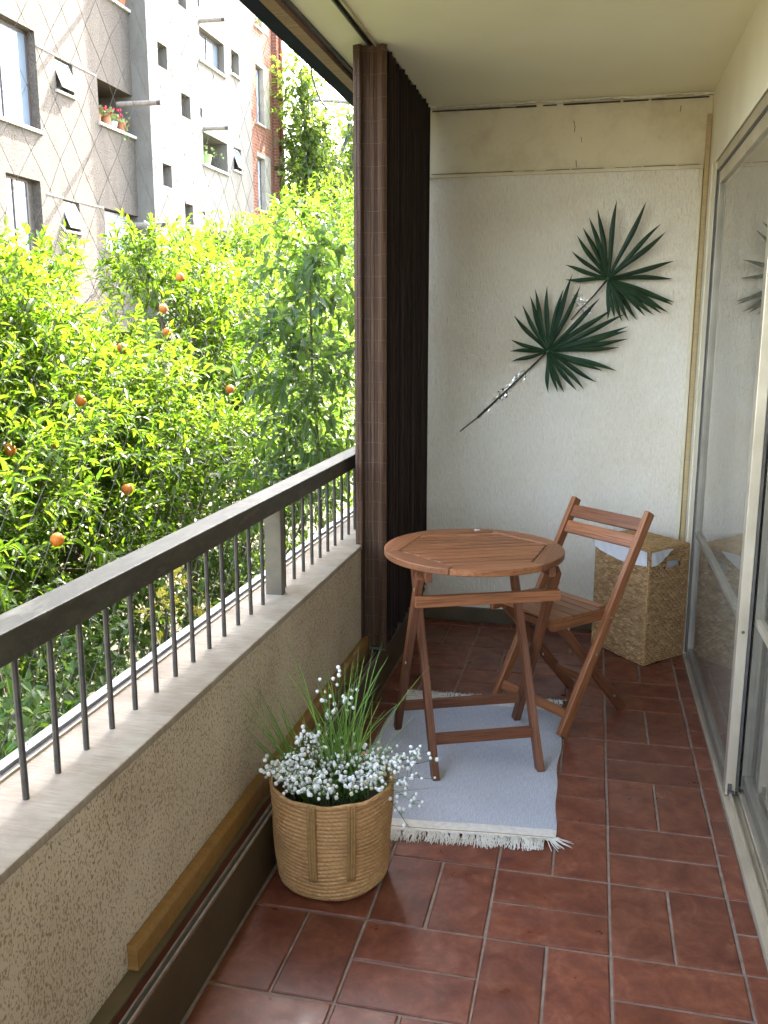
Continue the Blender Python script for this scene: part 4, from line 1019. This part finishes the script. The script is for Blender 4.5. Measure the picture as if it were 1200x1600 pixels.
def tree(name, label, cat, clumps, mat, trunk, dens, leafL, leafW, shoot=(.12, .26), nleaf=(8, 13), upb=.55, spread=.9, shape=0, droop=.15, group=None, nparts=300, trunk_r=.07, barkm='bark', fruits=(), twigr=.0022, limbs=True):
    base = Vector(trunk[0]); t = thing(name, label, cat, tuple(base), group)
    # trunk and limbs
    part(t, 'trunk', MB().tube(trunk, trunk_r, 10, trunk_r*.55), barkm, smooth=True)
    top = Vector(trunk[-1])
    if limbs:
        for (x, y_, z, r) in clumps:
            if r < .15: continue
            c = Vector((x, y_, z)); st = Vector(trunk[-2]).lerp(top, random.random()); mid = st.lerp(c, .5)+Vector((random.gauss(0, .08), random.gauss(0, .08), -.12))
            br_ = MB().tube([st, mid, c, c+Vector((random.gauss(0, .1), random.gauss(0, .1), r*.6))], trunk_r*.38, 6, .004)
            for q in range(5):
                a = mid.lerp(c, random.uniform(.3, 1)); e = c+Vector((random.gauss(0, r*.5), random.gauss(0, r*.5), random.gauss(0.1, r*.45)))
                br_.tube([a, a.lerp(e, .5)+Vector((0, 0, random.uniform(-.06, .06))), e], trunk_r*.13, 4, .002)
            part(t, 'branch', br_, barkm)
    Pd, Dd, Nd, Ld = [], [], [], []; twigs = MB()
    for (x, y_, z, r) in clumps:
        n_ = max(5, int(dens*r*r))
        dirs = rng.normal(size=(n_, 3)); dirs /= np.linalg.norm(dirs, axis=1, keepdims=True)
        rad = r*rng.random(n_)**.5*rng.uniform(.75, 1.12, n_)
        c = np.array([x, y_, z])+dirs*rad[:, None]
        sd_ = dirs*.55+np.array([0, 0, upb])+rng.normal(size=(n_, 3))*.38; sd_ /= np.linalg.norm(sd_, axis=1, keepdims=True)
        for i in range(n_):
            L = rng.uniform(*shoot)*min(1, .5+r*1.4); k = rng.integers(*nleaf); ts_ = np.linspace(.05, 1, k)
            p0 = c[i]; bend = rng.normal(size=3)*.12*L
            P_ = p0+np.outer(ts_*L, sd_[i])+np.outer(ts_**2, bend)
            if twigr: twigs.tube([p0, p0+sd_[i]*L*.5+bend*.25, p0+sd_[i]*L+bend], twigr, 3, twigr*.5, caps=False)
            ang = np.arange(k)*2.4+rng.uniform(0, 6)
            a = np.cross(sd_[i], [.3, .2, .9]); a /= np.linalg.norm(a); b_ = np.cross(sd_[i], a)
            rd = np.outer(np.cos(ang), a)+np.outer(np.sin(ang), b_)
            dd = rd*spread*(1.1-.75*ts_[:, None])+sd_[i]*(.35+.75*ts_[:, None])+rng.normal(size=(k, 3))*.22; dd[:, 2] -= droop*1.2
            nn = np.cross(np.cross(dd, np.array([0, 0, 1.])), dd)+rng.normal(size=(k, 3))*.22*np.linalg.norm(dd, axis=1, keepdims=True)+sd_[i]*.2
            Pd.append(P_); Dd.append(dd); Nd.append(nn); Ld.append(leafL*rng.uniform(.5, 1.35, k)*(1-.25*(ts_ > .9)))
    P_ = np.concatenate(Pd); D_ = np.concatenate(Dd); N_ = np.concatenate(Nd); L_ = np.concatenate(Ld)
    X_, Y_, Z_ = frames(D_, N_); Wd = L_*leafW*rng.uniform(.8, 1.2, len(L_))
    vis, dep = in_view(P_); order = np.argsort(np.where(vis, dep, 1e9)/L_); pick = order[:nparts]
    keep = np.ones(len(P_), bool); keep[pick] = False
    variants = [unit_leaf(f_, d_, shape) for f_, d_ in ((.3, .08), (.12, .25), (.55, .42))]
    vids = rng.integers(0, 3, len(P_))
    VS, FS = [], []; off = 0; o_ = np.array(ORG[t.name])
    for vi, (uv, uf) in enumerate(variants):
        idx = np.where(keep & (vids == vi))[0]
        if not len(idx): continue
        V = P_[idx][:, None, :]+uv[None, :, 0, None]*(X_[idx]*Wd[idx, None])[:, None, :]+uv[None, :, 1, None]*(Y_[idx]*L_[idx, None])[:, None, :]+uv[None, :, 2, None]*(Z_[idx]*L_[idx, None])[:, None, :]
        VS.append((V-o_).reshape(-1, 3)); nv = len(uv)
        base_ = off+np.arange(len(idx))*nv
        for f_ in uf: FS.append((base_[:, None]+np.array(f_)[None, :]))
        off += len(idx)*nv
    V = np.concatenate(VS); me = bpy.data.meshes.new('crown')
    me.vertices.add(len(V)); me.vertices.foreach_set('co', V.ravel())
    tot = sum(f_.size for f_ in FS); lv = np.concatenate([f_.ravel() for f_ in FS]); sizes = np.concatenate([np.full(len(f_), f_.shape[1]) for f_ in FS])
    me.loops.add(tot); me.loops.foreach_set('vertex_index', lv); me.polygons.add(len(sizes))
    st = np.concatenate([[0], np.cumsum(sizes)[:-1]]); me.polygons.foreach_set('loop_start', st); me.polygons.foreach_set('loop_total', sizes)
    me.materials.append(MT[mat]); me.update(calc_edges=True); me.validate()
    link('crown', me, t, kind='stuff')
    if twigr: part(t, 'twigs', twigs, barkm, kind='stuff')
    lm = []
    for uv, uf in variants:
        m_ = bpy.data.meshes.new('leaf'); m_.from_pydata(uv.tolist(), [], uf); m_.materials.append(MT[mat]); lm.append(m_)
    for i in pick:
        if not vis[i]: continue
        M = Matrix(((X_[i, 0]*Wd[i], Y_[i, 0]*L_[i], Z_[i, 0]*L_[i], P_[i, 0]-o_[0]), (X_[i, 1]*Wd[i], Y_[i, 1]*L_[i], Z_[i, 1]*L_[i], P_[i, 1]-o_[1]), (X_[i, 2]*Wd[i], Y_[i, 2]*L_[i], Z_[i, 2]*L_[i], P_[i, 2]-o_[2]), (0, 0, 0, 1)))
        link('leaf', lm[vids[i]], t, M)
    if fruits:
        om = MB().ball((0, 0, 0), .029, 14, 9).mesh('orange', 'orange', smooth=True)
        for f_ in fruits: link('orange', om, t, Matrix.Translation(Vector(f_)-base))
    return t
CA = [(-3.0, 4.31, 1.45, .42), (-3.2, 4.87, 1.69, .2), (-3.0, 3.82, 1.51, .48), (-2.8, 4.31, 1.11, .45), (-2.8, 3.62, .93, .58), (-3.0, 4.76, .7, .5), (-2.6, 3.63, .63, .4), (-2.6, 2.94, .64, .5), (-3.2, 5.16, 1.85, .1), (-3.1, 2.9, 1.3, .6), (-3.4, 4.3, .3, .5), (-2.7, 4.3, .25, .4), (-2.9, 3.2, .2, .5)]
CB = [(-3.2, 6.24, 1.86, .3), (-3.2, 6.16, 2.07, .12), (-3.2, 6.87, 1.7, .42), (-3.0, 5.59, 1.15, .42), (-3.0, 6.85, 1.04, .5), (-2.7, 5.32, .72, .45), (-3.3, 8.35, 1.68, .45), (-2.6, 6.12, .53, .42), (-3.0, 5.15, .89, .4), (-3.8, 10.69, 2.12, .5), (-3.4, 7.45, 1.98, .3), (-3.6, 8.98, 2.21, .35), (-3.0, 8.55, .82, .5), (-2.8, 4.9, .45, .4), (-3.1, 5.14, 1.22, .22), (-3.0, 7.6, 1.35, .5), (-3.1, 9.2, 1.4, .55), (-2.9, 7.3, .6, .5), (-3.3, 6.2, .4, .5), (-3.0, 9.0, .2, .6), (-3.0, 10.2, .9, .7)]
CC = [(-1.80, 5.70, 1.92, .22), (-1.8, 5.55, 1.66, .3), (-1.8, 6.07, 1.45, .36), (-1.8, 5.1, 1.37, .22), (-1.8, 6.21, 1.0, .36), (-1.8, 5.34, 1.06, .27), (-1.8, 5.73, .69, .3), (-1.8, 5.68, 2.12, .12), (-1.8, 6.5, 1.85, .25), (-1.85, 6.6, .6, .35), (-1.9, 5.3, .45, .3)]
CD = [(-4.2, 15.01, 3.3, .6), (-4.4, 13.27, 2.95, .45), (-4.2, 13.88, 2.41, .6), (-4.0, 15.48, 2.19, .8), (-4.2, 17.77, 3.5, .8), (-4.6, 12.71, 2.65, .35), (-4.2, 13.5, 1.5, .9), (-4.1, 15.8, 1.2, 1.0), (-4.2, 17.5, 2.3, 1.0), (-4.4, 12.3, 1.6, .8), (-4.2, 12.5, .5, .9), (-4.0, 15, .2, 1.0), (-4.2, 16.6, 3.1, .8), (-4.3, 19, 3.0, 1.2), (-4.3, 18.6, 1.5, 1.2), (-4.3, 20, .6, 1.4)]
CE = [(-2.8, 3.76, .17, .33), (-3.0, 4.49, -.03, .33), (-2.8, 5.02, .1, .33), (-2.4, 3.46, -.05, .3), (-2.6, 4.49, -.1, .33), (-2.6, 5.53, .1, .33), (-2.2, 3.42, -.25, .33), (-2.2, 2.88, -.15, .36), (-2.5, 4.82, -.3, .3), (-2.5, 5.59, -.25, .35), (-2.5, 6.46, -.05, .4), (-2.4, 7.1, .05, .4), (-2.0, 2.6, -.2, .32), (-2.0, 2.9, -.3, .28), (-2.4, 6.5, .30, .35), (-2.2, 7.19, .15, .3), (-2.3, 5.67, -.28, .3), (-2.2, 3.87, -.35, .25), (-2.4, 8.2, .2, .5), (-1.95, 2.2, -.25, .3), (-2.1, 3.3, -.7, .4), (-2.3, 4.4, -.8, .4), (-2.4, 5.5, -.8, .4), (-2.6, 6.8, -.7, .5), (-2.2, 2.6, -.7, .4), (-3.2, 3.6, -.7, .5), (-3.4, 5.2, -.6, .5), (-3.4, 6.6, -.4, .5), (-3.4, 4.4, -1.4, .6), (-3.2, 8, -.6, .6), (-2.1, 2.2, -.7, .35)]
CP_ = [(-9.0, 28.0, 9.0, .7), (-9.0, 28.1, 8.3, .75), (-9.0, 28.3, 7.6, .85), (-9.0, 28.5, 6.8, .95), (-9.0, 29.4, 7.0, .7), (-9.0, 28.4, 6.1, 1.0), (-9.0, 29.9, 6.2, .9), (-8.0, 30.1, 8.2, .45), (-8.0, 30.9, 7.7, .7), (-8.0, 31.2, 6.7, .8), (-8, 31, 5.9, .9), (-9.0, 30.2, 5.5, .9), (-9.0, 33.07, 6.4, 1.2), (-8.0, 32.0, 8.3, .5), (-8.0, 33.5, 7.9, .8), (-9.0, 33.04, 5.2, 1.4), (-9.0, 28.6, 5.4, 1.0), (-9, 29.5, 4.4, 1.3), (-9, 31.5, 4.6, 1.3), (-8.5, 35, 7, 1.5), (-9, 28.6, 7.5, .5)]
fa = [(-2.52, 4.13, 1.11), (-2.52, 3.9, .91), (-2.3, 4.15, .66), (-2.1, 3.2, .62), (-2.5, 3.5, .94)]
fb = [(-2.85, 6.04, 1.83), (-2.9, 7.39, 1.56), (-2.9, 7.30, 1.43), (-2.4, 5.79, 1.07), (-2.65, 4.81, 1.36), (-2.75, 5.56, 1.60), (-2.75, 5.6, 1.45)]
tree('orange_tree', 'sunlit orange tree nearest the left edge, its twigs against the grey stucco', 'tree', CA, 'leaf_orange', [(-2.9, 3.7, gz), (-2.95, 3.75, -1.6), (-2.9, 3.85, -.2), (-2.9, 3.9, .5)], 1150, .068, .34, group='orange trees below the balcony', fruits=fa)
tree('orange_tree', 'sunlit orange tree in the middle with several oranges, in front of the white block', 'tree', CB, 'leaf_orange', [(-3.2, 6.6, gz), (-3.15, 6.5, -1.6), (-3.1, 6.6, -.2), (-3.1, 6.8, .5)], 1100, .070, .34, group='orange trees below the balcony', fruits=fb)
tree('broadleaf_sapling', 'shaded sapling with larger drooping leaves close to the blind', 'tree', CC, 'leaf_dark', [(-1.8, 5.95, gz), (-1.8, 5.93, -.5), (-1.8, 5.88, .63), (-1.8, 5.75, 1.1), (-1.8, 5.73, 1.6), (-1.8, 5.70, 2.0)], 420, .098, .46, (.14, .3), (6, 10), .45, 1.0, 1, .35, trunk_r=.012, limbs=False)
tree('citrus_tree', 'bright yellow green tree behind the sapling, below the plane tree', 'tree', CD, 'leaf_orange', [(-4.2, 14.5, gz), (-4.2, 14.4, -1), (-4.2, 14.6, .8), (-4.2, 14.8, 1.8)], 330, .085, .32, (.2, .4), (8, 13), .8, .7, nparts=150)
tree('garden_shrub', 'dark green broad leaved shrub filling the gap between the railing bars', 'shrub', CE, 'leaf_vine', [(-2.5, 4.6, gz), (-2.5, 4.6, -2.2), (-2.45, 4.65, -1.3), (-2.4, 4.7, -.7)], 700, .060, .55, (.1, .24), (6, 10), .25, 1.0, 1, .4, trunk_r=.035)
tree('plane_tree', 'tall pale green plane tree behind the brick block against the white sky', 'tree', CP_, 'leaf_plane', [(-9, 30.5, gz), (-9, 30.3, 0), (-8.9, 30, 3.5), (-8.9, 29.8, 5.5)], 170, .15, .85, (.3, .6), (6, 10), .2, 1.0, 1, .3, trunk_r=.25, barkm='barkpale', nparts=120, twigr=.006)
tree('yellow_bush', 'small bush with bright yellow leaves seen between the bars', 'shrub', [(-2.02, 4.0, .07, .10), (-2.02, 4.15, .19, .05), (-2.0, 3.88, .13, .06), (-2.0, 4.3, .02, .07)], 'leaf_yellow', [(-2.1, 4.1, gz), (-2.1, 4.05, -1.2), (-2.08, 4.05, -.1), (-2.05, 4.03, 0.05)], 600, .045, .5, (.06, .12), (5, 8), .4, 1, 1, .2, trunk_r=.01, limbs=False, nparts=60)
single('tree_limb', MB().tube([(-7.6, 34.5, 9.5), (-7.7, 31, 8.95), (-7.9, 28.2, 8.35), (-8.0, 26.6, 8.0), (-8.0, 25.9, 7.8)], .16, 10, .04), 'barkpale', 'bare pale limb reaching in front of the white sky', 'limb', (-7.6, 34.5, 9.5), smooth=True)
pts_ = [(-7.0, 22.3, 8.6), (-7.0, 22.52, 7.95), (-7.0, 22.70, 7.60), (-7, 23.0, 7.36), (-7.0, 23.33, 7.20), (-7, 24.0, 7.10), (-7.0, 24.8, 7.06), (-7, 26, 7.2), (-7.0, 27.2, 7.42), (-7, 30, 8.2)]
single('hanging_cable', MB().tube(pts_, .022, 6), 'cable', 'dark cable hanging in a loop across the bright sky', 'cable', (-7, 24, 7.1), smooth=True)
